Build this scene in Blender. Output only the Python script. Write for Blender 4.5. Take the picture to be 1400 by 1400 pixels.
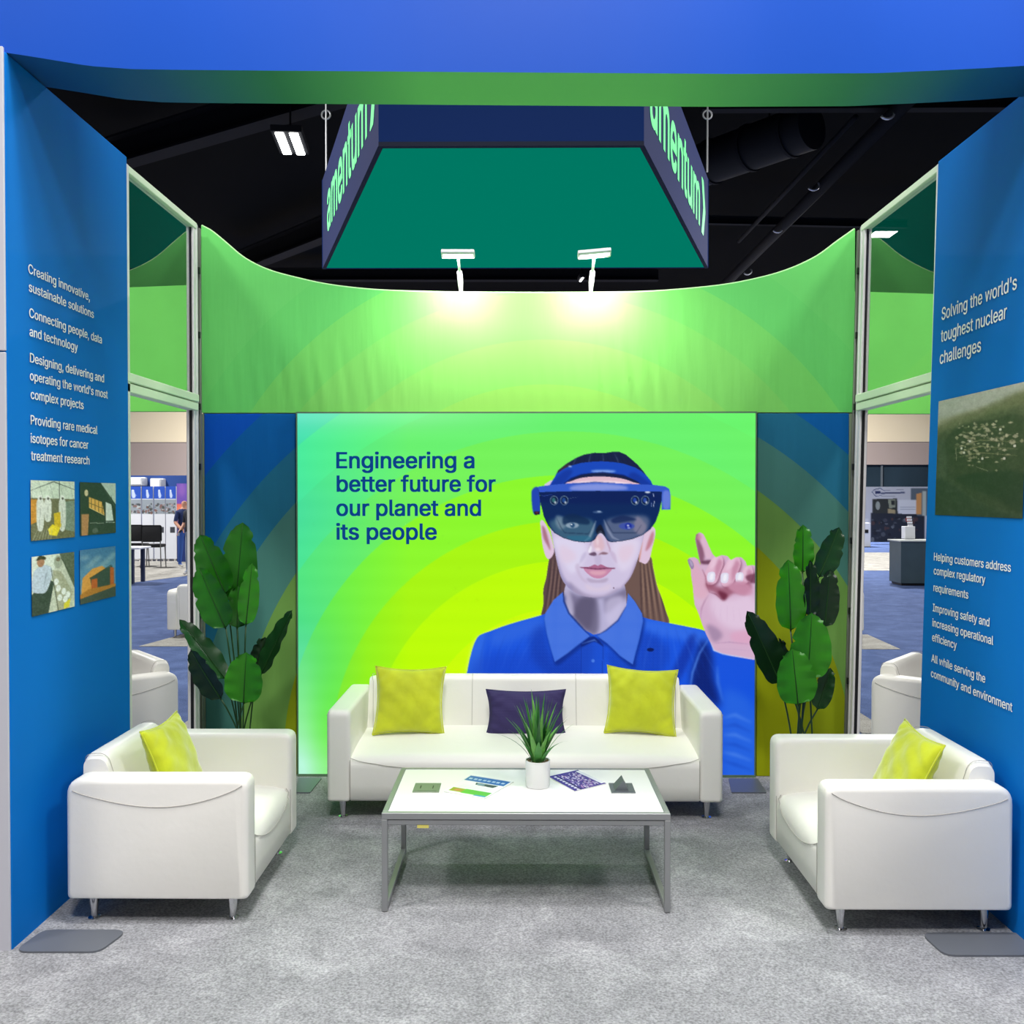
import bpy, bmesh, math, random
import numpy as np
from mathutils import Matrix, Vector
PI = math.pi
random.seed(7)
for o in list(bpy.data.objects):
    bpy.data.objects.remove(o)
S = bpy.context.scene
COL = S.collection

# ------------------------------------------------------------------ camera, light, exposure
CAM_H, FPX = 1.77, 1300.0
pitch, yaw = math.atan(20 / FPX), math.atan(11 / FPX)
cam_d = bpy.data.cameras.new('camera')
cam_d.sensor_width = 36.0
cam_d.lens = 36.0 * FPX / 1400.0
cam_d.clip_start, cam_d.clip_end = 0.05, 200
cam = bpy.data.objects.new('camera', cam_d)
cam.location = (0, 0, CAM_H)
cam.rotation_euler = (PI / 2 - pitch, 0, yaw)
COL.objects.link(cam)
S.camera = cam

W = bpy.data.worlds.new('hall_air')
S.world = W
W.use_nodes = True
W.node_tree.nodes['Background'].inputs[0].default_value = (0.60, 0.68, 0.80, 1)
W.node_tree.nodes['Background'].inputs[1].default_value = 0.05

S.view_settings.view_transform = 'Standard'
S.view_settings.look = 'None'
S.view_settings.gamma = 1.0
S.view_settings.use_curve_mapping = False
S.view_settings.exposure = 0.0


def area_light(name, loc, power, sx, sy=None, target=None, color=(1, 1, 1), spread=None):
    d = bpy.data.lights.new(name, 'AREA')
    d.energy = power
    d.color = color
    d.shape = 'RECTANGLE'
    d.size = sx
    d.size_y = sy or sx
    if spread:
        d.spread = spread
    o = bpy.data.objects.new(name, d)
    o.location = loc
    t = Vector(target) if target else Vector(loc) + Vector((0, 0, -1))
    o.rotation_euler = (t - Vector(loc)).to_track_quat('-Z', 'Y').to_euler()
    COL.objects.link(o)
    return o


# the hall's high lamps, plus unseen fill lights added in front of the booth
HALL = [(-5.5, 0.5, 380), (5.5, 0.5, 380), (0, -1.8, 560), (0.3, 2.6, 400), (-6, 11, 520), (6, 11, 520), (0, 20, 500),
        (-13, 23, 1300), (9.0, 23.8, 1300), (-10, 37, 3200), (10, 37, 3200)]
for i, (x, y, p) in enumerate(HALL):
    area_light('hall_lamp_and_fill_light', (x, y, 8.3), p, .55 if x == 9.0 else 1.4, color=(1.0, 0.98, 0.95))


# ------------------------------------------------------------------ geometry helpers
_a = PI / 2 - pitch
_Rx = np.array([[1, 0, 0], [0, math.cos(_a), -math.sin(_a)], [0, math.sin(_a), math.cos(_a)]])
_Rz = np.array([[math.cos(yaw), -math.sin(yaw), 0], [math.sin(yaw), math.cos(yaw), 0], [0, 0, 1]])
_R = _Rz @ _Rx


def at(px, py, axis, v):
    """survey helper: the point of the plane axis=v measured at a pixel of the photograph"""
    d = _R @ np.array([(px - 700) / FPX, (700 - py) / FPX, -1.0])
    c = np.array([0, 0, CAM_H])
    return Vector(c + d * (v - c[axis]) / d[axis])


def lin(c):
    c = np.asarray(c, float) / 255.0
    return np.where(c <= 0.04045, c / 12.92, ((c + 0.055) / 1.055) ** 2.4)


def rgba(c):
    l = lin(c)
    return (float(l[0]), float(l[1]), float(l[2]), 1.0)


def mat(name, col, rough=0.5, metal=0.0, var=0.0, vscale=8.0, bump=0.0, bscale=60.0, stretch=(1, 1, 1), emit=None,
        estr=1.0, spec=0.5, coat=0.0, sheen=0.0):
    m = bpy.data.materials.new(name)
    m.use_nodes = True
    nt = m.node_tree
    b = nt.nodes['Principled BSDF']
    b.inputs['Base Color'].default_value = rgba(col)
    b.inputs['Roughness'].default_value = rough
    b.inputs['Metallic'].default_value = metal
    b.inputs['Specular IOR Level'].default_value = spec
    b.inputs['Coat Weight'].default_value = coat
    b.inputs['Sheen Weight'].default_value = sheen
    if emit is not None:
        b.inputs['Emission Color'].default_value = rgba(emit)
        b.inputs['Emission Strength'].default_value = estr
    if var or bump:
        tc = nt.nodes.new('ShaderNodeTexCoord')
        mp = nt.nodes.new('ShaderNodeMapping')
        mp.inputs['Scale'].default_value = stretch
        nt.links.new(tc.outputs['Object'], mp.inputs[0])
    if var:
        n = nt.nodes.new('ShaderNodeTexNoise')
        n.inputs['Scale'].default_value = vscale
        n.inputs['Detail'].default_value = 5
        nt.links.new(mp.outputs[0], n.inputs['Vector'])
        r = nt.nodes.new('ShaderNodeValToRGB')
        c = np.array(rgba(col)[:3])
        r.color_ramp.elements[0].position = 0.3
        r.color_ramp.elements[1].position = 0.7
        r.color_ramp.elements[0].color = (*np.clip(c * (1 - var), 0, 1), 1)
        r.color_ramp.elements[1].color = (*np.clip(c * (1 + var), 0, 1), 1)
        nt.links.new(n.outputs[0], r.inputs[0])
        nt.links.new(r.outputs[0], b.inputs['Base Color'])
    if bump:
        n2 = nt.nodes.new('ShaderNodeTexNoise')
        n2.inputs['Scale'].default_value = bscale
        n2.inputs['Detail'].default_value = 4
        nt.links.new(mp.outputs[0], n2.inputs['Vector'])
        bp = nt.nodes.new('ShaderNodeBump')
        bp.inputs['Strength'].default_value = bump
        bp.inputs['Distance'].default_value = 0.01
        nt.links.new(n2.outputs[0], bp.inputs['Height'])
        nt.links.new(bp.outputs[0], b.inputs['Normal'])
    return m


def tag(o, label=None, cat=None, group=None, kind=None):
    if label: o['label'] = label
    if cat: o['category'] = cat
    if group: o['group'] = group
    if kind: o['kind'] = kind
    return o


def empty(name, loc=(0, 0, 0), rz=0.0, label=None, cat=None, group=None, kind=None):
    o = bpy.data.objects.new(name, None)
    o.empty_display_size = 0.1
    o.location = loc
    o.rotation_euler = (0, 0, rz)
    COL.objects.link(o)
    return tag(o, label, cat, group, kind)


def basis(o):
    m = Matrix.LocRotScale(Vector(o.location), o.rotation_euler.to_quaternion(), Vector(o.scale))
    return basis(o.parent) @ m if o.parent else m


def link_mesh(name, me, m=None, parent=None, world=False, smooth=True):
    me.name = name
    if m is not None and not me.materials:
        me.materials.append(m)
    if world and parent is not None:
        me.transform(basis(parent).inverted())
    if smooth:
        me.shade_smooth() if hasattr(me, 'shade_smooth') else None
    o = bpy.data.objects.new(name, me)
    COL.objects.link(o)
    if parent is not None:
        o.parent = parent
    return o


def obj(name, bm, m=None, parent=None, world=False, smooth=False, sharp=None):
    bmesh.ops.recalc_face_normals(bm, faces=bm.faces)
    me = bpy.data.meshes.new(name)
    bm.to_mesh(me)
    bm.free()
    if smooth:
        for p in me.polygons:
            p.use_smooth = True
        if sharp:
            me.set_sharp_from_angle(angle=sharp)
    return link_mesh(name, me, m, parent, world, smooth=False)


def bx(bm, x0, x1, y0, y1, z0, z1, bev=0.0, seg=2, M=None):
    pts = [(x0, y0, z0), (x1, y0, z0), (x1, y1, z0), (x0, y1, z0), (x0, y0, z1), (x1, y0, z1), (x1, y1, z1), (x0, y1, z1)]
    vs = [bm.verts.new(p) for p in pts]
    fs = [bm.faces.new([vs[i] for i in f]) for f in ((0, 3, 2, 1), (4, 5, 6, 7), (0, 1, 5, 4), (1, 2, 6, 5), (2, 3, 7, 6), (3, 0, 4, 7))]
    if bev:
        es = set(e for f in fs for e in f.edges)
        r = bmesh.ops.bevel(bm, geom=list(es), offset=bev, segments=seg, affect='EDGES', profile=0.5)
        vs = list(set(v for f in r['faces'] for v in f.verts) | set(v for v in vs if v.is_valid))
    if M is not None:
        bmesh.ops.transform(bm, matrix=M, verts=[v for v in vs if v.is_valid])
    return bm


def box(name, x0, x1, y0, y1, z0, z1, m, parent=None, bev=0.0, seg=2, world=False):
    bm = bmesh.new()
    bx(bm, x0, x1, y0, y1, z0, z1, bev, seg)
    return obj(name, bm, m, parent, world, smooth=bev > 0, sharp=0.6 if bev else None)


def prism(bm, pts, axis, a, b):
    """extrude a 2-D outline along an axis; pts are the two other coordinates in order"""
    def P(u, v, w):
        if axis == 0: return (w, u, v)
        if axis == 1: return (u, w, v)
        return (u, v, w)
    A = [bm.verts.new(P(u, v, a)) for u, v in pts]
    B = [bm.verts.new(P(u, v, b)) for u, v in pts]
    fa = bm.faces.new(A)
    fb = bm.faces.new(B[::-1])
    n = len(pts)
    for i in range(n):
        bm.faces.new([A[i], B[i], B[(i + 1) % n], A[(i + 1) % n]])
    return fa, fb


def rounded(pts, radii, seg=5):
    out = []
    n = len(pts)
    for i in range(n):
        p0, p, p1 = Vector(pts[i - 1]), Vector(pts[i]), Vector(pts[(i + 1) % n])
        r = radii[i] if isinstance(radii, (list, tuple)) else radii
        if r <= 0:
            out.append(tuple(p)); continue
        a, b = (p0 - p).normalized(), (p1 - p).normalized()
        ang = a.angle(b)
        d = r / math.tan(ang / 2)
        d = min(d, (p0 - p).length * .49, (p1 - p).length * .49)
        s, e = p + a * d, p + b * d
        for k in range(seg + 1):
            t = k / seg
            q = s * (1 - t) ** 2 + p * 2 * t * (1 - t) + e * t * t
            out.append(tuple(q))
    return out


def tube(bm, pts, r, n=8, cap=True):
    pts = [Vector(p) for p in pts]
    rs = r if isinstance(r, (list, tuple)) else [r] * len(pts)
    rings = []
    up = None
    for i, p in enumerate(pts):
        t = (pts[min(i + 1, len(pts) - 1)] - pts[max(i - 1, 0)])
        t = t.normalized() if t.length > 1e-9 else Vector((0, 0, 1))
        if up is None:
            up = t.orthogonal().normalized()
        up = (up - t * up.dot(t)).normalized()
        s = t.cross(up)
        rings.append([bm.verts.new(p + (up * math.cos(2 * PI * k / n) + s * math.sin(2 * PI * k / n)) * rs[i]) for k in range(n)])
    for a, b in zip(rings, rings[1:]):
        for k in range(n):
            bm.faces.new([a[k], a[(k + 1) % n], b[(k + 1) % n], b[k]])
    if cap:
        bm.faces.new(rings[0][::-1])
        bm.faces.new(rings[-1])
    return bm


def lathe(bm, prof, n=24, c=(0, 0)):
    rings = []
    for r, z in prof:
        rings.append([bm.verts.new((c[0] + r * math.cos(2 * PI * k / n), c[1] + r * math.sin(2 * PI * k / n), z)) for k in range(n)])
    for a, b in zip(rings, rings[1:]):
        for k in range(n):
            bm.faces.new([a[k], a[(k + 1) % n], b[(k + 1) % n], b[k]])
    bm.faces.new(rings[0][::-1])
    bm.faces.new(rings[-1])
    return bm


def copy_tree(o, parent=None):
    c = o.copy()
    COL.objects.link(c)
    c.parent = parent
    for ch in list(o.children):
        copy_tree(ch, c)
    return c


# ---- lettering -------------------------------------------------------------------------------
_tc = {}
FONT = None
W_SMALL = 0.0
try:      # the plain grotesque that ships inside Blender itself; without it the built-in font serves
    import os
    FONT = bpy.data.fonts.load(os.path.join(bpy.utils.resource_path('LOCAL'), 'datafiles', 'fonts', 'Inter.woff2'))
except Exception:
    FONT = None


def text_mesh(s, weight=0.0):
    k = (s, weight)
    if k in _tc: return _tc[k]
    cu = bpy.data.curves.new('lettering', 'FONT')
    cu.body = s
    if FONT is not None: cu.font = FONT
    cu.size = 1.0
    cu.offset = weight
    cu.resolution_u = 4
    o = bpy.data.objects.new('lettering', cu)
    COL.objects.link(o)
    dg = bpy.context.evaluated_depsgraph_get()
    me = bpy.data.meshes.new_from_object(o.evaluated_get(dg))
    co = np.empty(len(me.vertices) * 3, 'f')
    me.vertices.foreach_get('co', co)
    co = co.reshape(-1, 3)
    fc = [tuple(p.vertices) for p in me.polygons]
    bpy.data.objects.remove(o)
    bpy.data.curves.remove(cu)
    bpy.data.meshes.remove(me)
    _tc[k] = (co, fc)
    return _tc[k]


CAP = None


def lettering(lines, m, parent, name='lettering', weight=0.0, squeeze=1.0, bold=0.0):
    """lines: (string, origin, xdir*width or None, xdir, ydir, capheight); every line is flat print on its surface"""
    global CAP
    if CAP is None:
        c, _ = text_mesh('H', 0)
        CAP = c[:, 1].max()
    V, F = [], []
    for s, org, xd, yd, width, cap in lines:
        co, fc = text_mesh(s, weight)
        x = co[:, 0] - co[:, 0].min()
        sc = cap / CAP
        sx = width / x.max() if width else sc * squeeze
        org, xd, yd = np.array(org), np.array(xd), np.array(yd)
        r_ = weight
        offs = [(0, 0)] if not bold else [(bold * i, bold * j) for i, j in ((-1, -.6), (1, -.6), (1, .6), (-1, .6), (0, 0))]
        nrm = np.cross(xd, yd)
        for q_, (ox, oy) in enumerate(offs):      # a heavier cut of the face: the same outline laid a hair to each side
            base = len(V)
            for a, b in zip(x, co[:, 1]):
                V.append(tuple(org + nrm * (q_ * .0003) + xd * ((a + ox) * sx) + yd * ((b + oy) * sc)))
            F += [tuple(i + base for i in f) for f in fc]
    me = bpy.data.meshes.new(name)
    me.from_pydata(V, [], F)
    return link_mesh(name, me, m, parent, world=True, smooth=False)


# ---- a small painter for printed pictures ----------------------------------------------------
def catmull(pts, seg=6):
    n = len(pts)
    P = np.array(pts, float)
    out = []
    for i in range(n):
        p0, p1, p2, p3 = P[i - 1], P[i], P[(i + 1) % n], P[(i + 2) % n]
        for k in range(seg):
            t = k / seg
            out.append(0.5 * ((2 * p1) + (-p0 + p2) * t + (2 * p0 - 5 * p1 + 4 * p2 - p3) * t * t + (-p0 + 3 * p1 - 3 * p2 + p3) * t ** 3))
    return np.array(out)


class Print:
    def __init__(s, x0, y0, x1, y1, ppu=2.0, bg=(255, 255, 255)):
        s.x0, s.y0, s.x1, s.y1, s.k = x0, y0, x1, y1, ppu
        s.w, s.h = int(round((x1 - x0) * ppu)), int(round((y1 - y0) * ppu))
        s.a = np.empty((s.h, s.w, 3), np.float32)
        s.a[:] = bg
        yy, xx = np.mgrid[0:s.h, 0:s.w]
        s.X = xx / ppu + x0 + .5 / ppu
        s.Y = yy / ppu + y0 + .5 / ppu
        s.T = (1.0, 0.0, 0.0)
        s.clip = None

    def frame(s, scale, ox, oy):
        s.T = (scale, ox, oy)

    def pts(s, P):
        P = np.array(P, float)
        return P / s.T[0] + np.array([s.T[1], s.T[2]])

    def mask(s, P, smooth=True, blur=0):
        P = s.pts(P)
        if smooth: P = catmull(P)
        q = (P - np.array([s.x0, s.y0])) * s.k
        m = np.zeros((s.h, s.w), bool)
        n = len(q)
        for i in range(n):
            (xa, ya), (xb, yb) = q[i], q[(i + 1) % n]
            if ya == yb: continue
            if ya > yb: xa, ya, xb, yb = xb, yb, xa, ya
            r0, r1 = max(0, math.ceil(ya - .5)), min(s.h - 1, math.ceil(yb - .5) - 1)
            for r in range(r0, r1 + 1):
                xi = xa + (r + .5 - ya) / (yb - ya) * (xb - xa)
                c = int(min(max(math.ceil(xi - .5), 0), s.w))
                m[r, c:] ^= True
        m = m.astype(np.float32)
        if blur: m = s.blur(m, blur / s.T[0] * s.k)
        return m

    @staticmethod
    def blur(m, r):
        r = max(1, int(round(r * .6)))
        ys, xs = np.where(m > 0)
        if len(ys) == 0: return m
        pad = 3 * r + 2
        y0, y1, x0, x1 = max(0, ys.min() - pad), min(m.shape[0], ys.max() + pad), max(0, xs.min() - pad), min(m.shape[1], xs.max() + pad)
        sub = m[y0:y1, x0:x1]
        for _ in range(2):
            for ax in (0, 1):
                p = np.pad(sub, [(r + 1, r) if a == ax else (0, 0) for a in (0, 1)], mode='edge')
                c = np.cumsum(p, axis=ax)
                L = sub.shape[ax]
                sub = (np.take(c, range(2 * r + 1, 2 * r + 1 + L), axis=ax) - np.take(c, range(0, L), axis=ax)) / (2 * r + 1)
        out = np.zeros_like(m)
        out[y0:y1, x0:x1] = sub
        return out

    def put(s, m, col, alpha=1.0):
        if s.clip is not None: m = m * s.clip
        m = (m * alpha)[..., None]
        s.a = s.a * (1 - m) + np.asarray(col, np.float32) * m

    def poly(s, P, col, alpha=1.0, blur=0, smooth=True):
        s.put(s.mask(P, smooth, blur), col, alpha)

    def line(s, P, w, col, alpha=1.0, blur=0):
        """open stroke"""
        P = [np.array(p, float) for p in P]
        L, R = [], []
        for i, p in enumerate(P):
            t = P[min(i + 1, len(P) - 1)] - P[max(i - 1, 0)]
            n = np.array([-t[1], t[0]]) / (np.hypot(*t) + 1e-9)
            ww = w * (0.35 if i in (0, len(P) - 1) else 1) / 2
            L.append(p + n * ww); R.append(p - n * ww)
        s.poly(L + R[::-1], col, alpha, blur, smooth=False)

    def ell(s, cx, cy, rx, ry, col, alpha=1.0, blur=0):
        P = [(cx + rx * math.cos(t), cy + ry * math.sin(t)) for t in np.linspace(0, 2 * PI, 24, endpoint=False)]
        s.poly(P, col, alpha, blur, smooth=False)

    def noise(s, amt, scale, seed=0):
        r = np.random.RandomState(seed)
        g = r.rand(int(s.h / scale) + 3, int(s.w / scale) + 3)
        yi, xi = np.mgrid[0:s.h, 0:s.w] / scale
        y, x = yi.astype(int), xi.astype(int)
        fy, fx = yi - y, xi - x
        v = g[y, x] * (1 - fy) * (1 - fx) + g[y + 1, x] * fy * (1 - fx) + g[y, x + 1] * (1 - fy) * fx + g[y + 1, x + 1] * fy * fx
        return (v - .5) * amt

    def mesh(s, corners, pitch=1.0):
        """corners: world tl, tr, br, bl; a grid of coloured vertices (the ink of the print)"""
        nx, ny = max(2, int(round((s.x1 - s.x0) / pitch)) + 1), max(2, int(round((s.y1 - s.y0) / pitch)) + 1)
        u, v = np.meshgrid(np.linspace(0, 1, nx), np.linspace(0, 1, ny))
        tl, tr, br, bl = [np.array(c) for c in corners]
        co = (tl * ((1 - u) * (1 - v))[..., None] + tr * (u * (1 - v))[..., None] + br * (u * v)[..., None] + bl * ((1 - u) * v)[..., None]).reshape(-1, 3)
        fy = np.clip(v * s.h - .5, 0, s.h - 1.001); fx = np.clip(u * s.w - .5, 0, s.w - 1.001)
        y, x = fy.astype(int), fx.astype(int)
        fy, fx = (fy - y)[..., None], (fx - x)[..., None]
        A = s.a
        c = A[y, x] * (1 - fy) * (1 - fx) + A[y + 1, x] * fy * (1 - fx) + A[y, x + 1] * (1 - fy) * fx + A[y + 1, x + 1] * fy * fx
        c = lin(np.clip(c, 0, 255)).reshape(-1, 3)
        me = bpy.data.meshes.new('print')
        idx = (np.arange(ny - 1)[:, None] * nx + np.arange(nx - 1)[None]).ravel()
        f = np.stack([idx, idx + nx, idx + nx + 1, idx + 1], 1).astype(np.int32)
        me.vertices.add(len(co)); me.vertices.foreach_set('co', co.astype('f').ravel())
        me.loops.add(f.size); me.loops.foreach_set('vertex_index', f.ravel())
        me.polygons.add(len(f)); me.polygons.foreach_set('loop_start', (np.arange(len(f)) * 4).astype(np.int32))
        me.update(calc_edges=True)
        at_ = me.color_attributes.new('ink', 'FLOAT_COLOR', 'POINT')
        at_.data.foreach_set('color', np.concatenate([c, np.ones((len(c), 1))], 1).astype('f').ravel())
        return me


def ink_mat(name, emit=0.0, rough=0.5, base=1.0):
    m = bpy.data.materials.new(name)
    m.use_nodes = True
    nt = m.node_tree
    b = nt.nodes['Principled BSDF']
    a = nt.nodes.new('ShaderNodeAttribute')
    a.attribute_name = 'ink'
    b.inputs['Roughness'].default_value = rough
    if emit:
        b.inputs['Specular IOR Level'].default_value = .03
        b.inputs['Base Color'].default_value = (base, base, base, 1)
        nt.links.new(a.outputs['Color'], b.inputs['Emission Color'])
        b.inputs['Emission Strength'].default_value = emit
    else:
        nt.links.new(a.outputs['Color'], b.inputs['Base Color'])
    return m


def ring_mat(name, cx, cz, radii, cols, rough=0.75, bump=0.12):
    """printed fabric: concentric bands round (cx, cz) in the wall's plane"""
    m = bpy.data.materials.new(name)
    m.use_nodes = True
    nt = m.node_tree
    L = nt.links.new
    b = nt.nodes['Principled BSDF']
    b.inputs['Roughness'].default_value = rough
    b.inputs['Specular IOR Level'].default_value = .15
    tc = nt.nodes.new('ShaderNodeTexCoord')
    sx = nt.nodes.new('ShaderNodeSeparateXYZ')
    L(tc.outputs['Object'], sx.inputs[0])
    cb = nt.nodes.new('ShaderNodeCombineXYZ')
    for k, c in ((0, cx), (2, cz)):
        s_ = nt.nodes.new('ShaderNodeMath'); s_.operation = 'SUBTRACT'
        s_.inputs[1].default_value = c
        L(sx.outputs[k], s_.inputs[0]); L(s_.outputs[0], cb.inputs[0 if k == 0 else 1])
    ln = nt.nodes.new('ShaderNodeVectorMath'); ln.operation = 'LENGTH'
    L(cb.outputs[0], ln.inputs[0])
    dv = nt.nodes.new('ShaderNodeMath'); dv.operation = 'DIVIDE'; dv.inputs[1].default_value = 4.0
    L(ln.outputs['Value'], dv.inputs[0])
    r = nt.nodes.new('ShaderNodeValToRGB')
    r.color_ramp.interpolation = 'CONSTANT'
    e = r.color_ramp.elements
    e[0].position = 0; e[0].color = rgba(cols[0])
    e[1].position = radii[0] / 4.0; e[1].color = rgba(cols[1])
    for rr, c in zip(radii[1:], cols[2:]):
        q = e.new(rr / 4.0); q.color = rgba(c)
    L(dv.outputs[0], r.inputs[0]); L(r.outputs[0], b.inputs['Base Color'])
    mp = nt.nodes.new('ShaderNodeMapping'); mp.inputs['Scale'].default_value = (1, 1, .12)
    L(tc.outputs['Object'], mp.inputs[0])
    n = nt.nodes.new('ShaderNodeTexNoise'); n.inputs['Scale'].default_value = 9; n.inputs['Detail'].default_value = 3
    L(mp.outputs[0], n.inputs['Vector'])
    bp = nt.nodes.new('ShaderNodeBump'); bp.inputs['Strength'].default_value = bump; bp.inputs['Distance'].default_value = .05
    L(n.outputs[0], bp.inputs['Height']); L(bp.outputs[0], b.inputs['Normal'])
    return m


PXM = 6.0 / 1300.0
ringc = at(775, 1037, 1, 6.0)
ringg = at(744, 827, 1, 6.0)
RAD = [v * PXM for v in (205, 270, 325, 388, 448, 508, 565, 628)]
M_leather = mat('white_leather', (240, 238, 232), 0.42, bump=0.10, bscale=22, var=0.02, vscale=3)
M_seam = mat('stitched_seam', (176, 172, 166), 0.7)
M_chrome = mat('chrome', (205, 205, 208), 0.12, 1.0)
M_alu = mat('brushed_aluminium', (226, 224, 222), 0.45, 0.1, bump=0.03, bscale=90, stretch=(1, 1, .05))
M_alu_dark = mat('aluminium_channel', (112, 112, 112), 0.45, 0.4)
M_frame_grey = mat('grey_powder_coat', (150, 152, 154), 0.4, 0.4)
M_top = mat('white_laminate', (246, 246, 244), 0.28)
M_white = mat('white_paint', (235, 235, 235), 0.5)
M_black = mat('black_plastic', (14, 14, 16), 0.5)
M_blue = mat('blue_tension_fabric', (0, 110, 196), 0.72, spec=.12, var=0.05, vscale=1.2, bump=0.08, bscale=3, stretch=(1, 1, .15))
M_fascia = mat('royal_blue_fabric', (0, 76, 186), 0.45, var=0.03, vscale=1.0, bump=0.3, bscale=1.6, stretch=(1, 1, .3), spec=.25)
M_ink_white = mat('white_ink', (250, 250, 250), 0.6)
M_ink = ink_mat('printed_ink')
M_ink_gloss = ink_mat('printed_gloss', rough=0.25)
M_endcap = mat('grey_end_panel', (196, 196, 206), 0.5)
M_green_top = ring_mat('green_ringed_fabric', ringg.x, ringg.z, [v * PXM for v in (300, 360, 425, 478, 540)],
                       [(146, 212, 92), (136, 212, 98), (127, 212, 100), (118, 211, 100), (104, 207, 104), (108, 209, 106)])
M_side = ring_mat('blue_to_olive_ringed_fabric', ringc.x, ringc.z, RAD,
                  [(156, 166, 6), (156, 166, 8), (152, 162, 8), (136, 150, 16), (106, 150, 72), (72, 126, 116), (32, 108, 138), (2, 94, 164), (0, 82, 188)])
M_hem = mat('pale_fabric_hem', (196, 240, 176), 0.7)


def carpet_mat(name, col, dark, light, patch=True):
    m = bpy.data.materials.new(name); m.use_nodes = True
    nt = m.node_tree; L = nt.links.new
    b = nt.nodes['Principled BSDF']; b.inputs['Roughness'].default_value = .95
    b.inputs['Specular IOR Level'].default_value = .1
    tc = nt.nodes.new('ShaderNodeTexCoord')
    n1 = nt.nodes.new('ShaderNodeTexNoise'); n1.inputs['Scale'].default_value = 3.2; n1.inputs['Detail'].default_value = 6
    n1.inputs['Roughness'].default_value = .68; n1.inputs['Distortion'].default_value = .6
    n2 = nt.nodes.new('ShaderNodeTexNoise'); n2.inputs['Scale'].default_value = 110; n2.inputs['Detail'].default_value = 3
    L(tc.outputs['Object'], n1.inputs['Vector']); L(tc.outputs['Object'], n2.inputs['Vector'])
    r = nt.nodes.new('ShaderNodeValToRGB')
    r.color_ramp.elements[0].position = .34; r.color_ramp.elements[0].color = rgba(dark)
    r.color_ramp.elements[1].position = .70; r.color_ramp.elements[1].color = rgba(light)
    q = r.color_ramp.elements.new(.5); q.color = rgba(col)
    L(n1.outputs[0], r.inputs[0])
    r2 = nt.nodes.new('ShaderNodeValToRGB')
    r2.color_ramp.elements[0].position = .3; r2.color_ramp.elements[0].color = (.58, .58, .58, 1)
    r2.color_ramp.elements[1].position = .72; r2.color_ramp.elements[1].color = (1.3, 1.3, 1.3, 1)
    L(n2.outputs[0], r2.inputs[0])
    mx = nt.nodes.new('ShaderNodeMix'); mx.data_type = 'RGBA'; mx.blend_type = 'MULTIPLY'; mx.inputs[0].default_value = 1
    L(r.outputs[0], mx.inputs[6]); L(r2.outputs[0], mx.inputs[7]); L(mx.outputs[2], b.inputs['Base Color'])
    bp = nt.nodes.new('ShaderNodeBump'); bp.inputs['Strength'].default_value = .5; bp.inputs['Distance'].default_value = .004
    L(n2.outputs[0], bp.inputs['Height']); L(bp.outputs[0], b.inputs['Normal'])
    return m


M_carpet = carpet_mat('grey_pile_carpet', (150, 151, 155), (138, 139, 143), (172, 173, 177))
M_navy_carpet = carpet_mat('navy_blue_carpet', (84, 102, 148), (74, 92, 136), (98, 118, 166))
M_pale_carpet = carpet_mat('pale_grey_carpet', (170, 168, 162), (150, 148, 144), (190, 188, 184))

# ------------------------------------------------------------------ the hall
def flat(name, pts, z0, z1, m, parent=None):
    bm = bmesh.new(); prism(bm, [(p[0], p[1]) for p in pts], 2, z0, z1)
    return obj(name, bm, m, parent)


fl = flat('floor', [(-34, -12), (34, -12), (34, 46), (-34, 46)], -0.1, 0.0, M_navy_carpet)
tag(fl, 'navy blue carpet of the exhibition hall floor', kind='structure')
bc = flat('carpet', [(-7, -6), (7, -6), (7, 3.62), (2.14, 3.62), (2.16, 6.3), (-2.1, 6.3), (-2.08, 3.62), (-7, 3.62)], 0.0005, 0.006, M_carpet)
tag(bc, 'mottled grey pile carpet covering the lounge floor', 'carpet')
strip = flat('carpet', [(-30, 23), (-5.6, 23), (-8.2, 19.2), (-30, 19.2), ][::-1] if False else [(-30, 18.4), (-8.4, 18.4), (-7.0, 23), (28, 23), (28, 30.5), (-30, 30.5)], 0.0005, 0.006, M_pale_carpet)
tag(strip, 'pale grey carpet strip under the distant booths across the hall', 'carpet')
for P_, lab in (([(190, 884), (268, 884), (268, 866), (226, 866)], 'pale grey carpet corner under the white armchair seen through the left frame'),
                ([(1170, 888), (1231, 888), (1186, 868), (1170, 868)], 'pale grey carpet wedge behind the right frame, beside a white chair edge')):
    q = [at(x, y, 2, 0) for x, y in P_]
    if P_[0][0] < 700: q = [q[0], q[1] + Vector((1.6, 0, 0)), q[2] + Vector((1.6, 1.2, 0)), q[3] + Vector((.5, 1.2, 0))]
    else: q = [q[0] - Vector((1.6, 0, 0)), q[1], q[2], q[3] - Vector((1.6, 0, 0))]
    tag(flat('carpet', [(v.x, v.y) for v in q], 0.0005, 0.006, M_pale_carpet), lab, 'carpet')
for x0, x1, lab in ((-2.62, -2.42, 'short pale strip of flooring just behind the left window post'), (2.56, 2.78, 'short pale strip of flooring just behind the right window post')):
    tag(flat('floor_strip', [(x0, 7.1), (x1, 7.1), (x1, 8.2), (x0, 8.2)], 0.0005, 0.01, M_pale_carpet), lab, 'floor strip')

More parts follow.
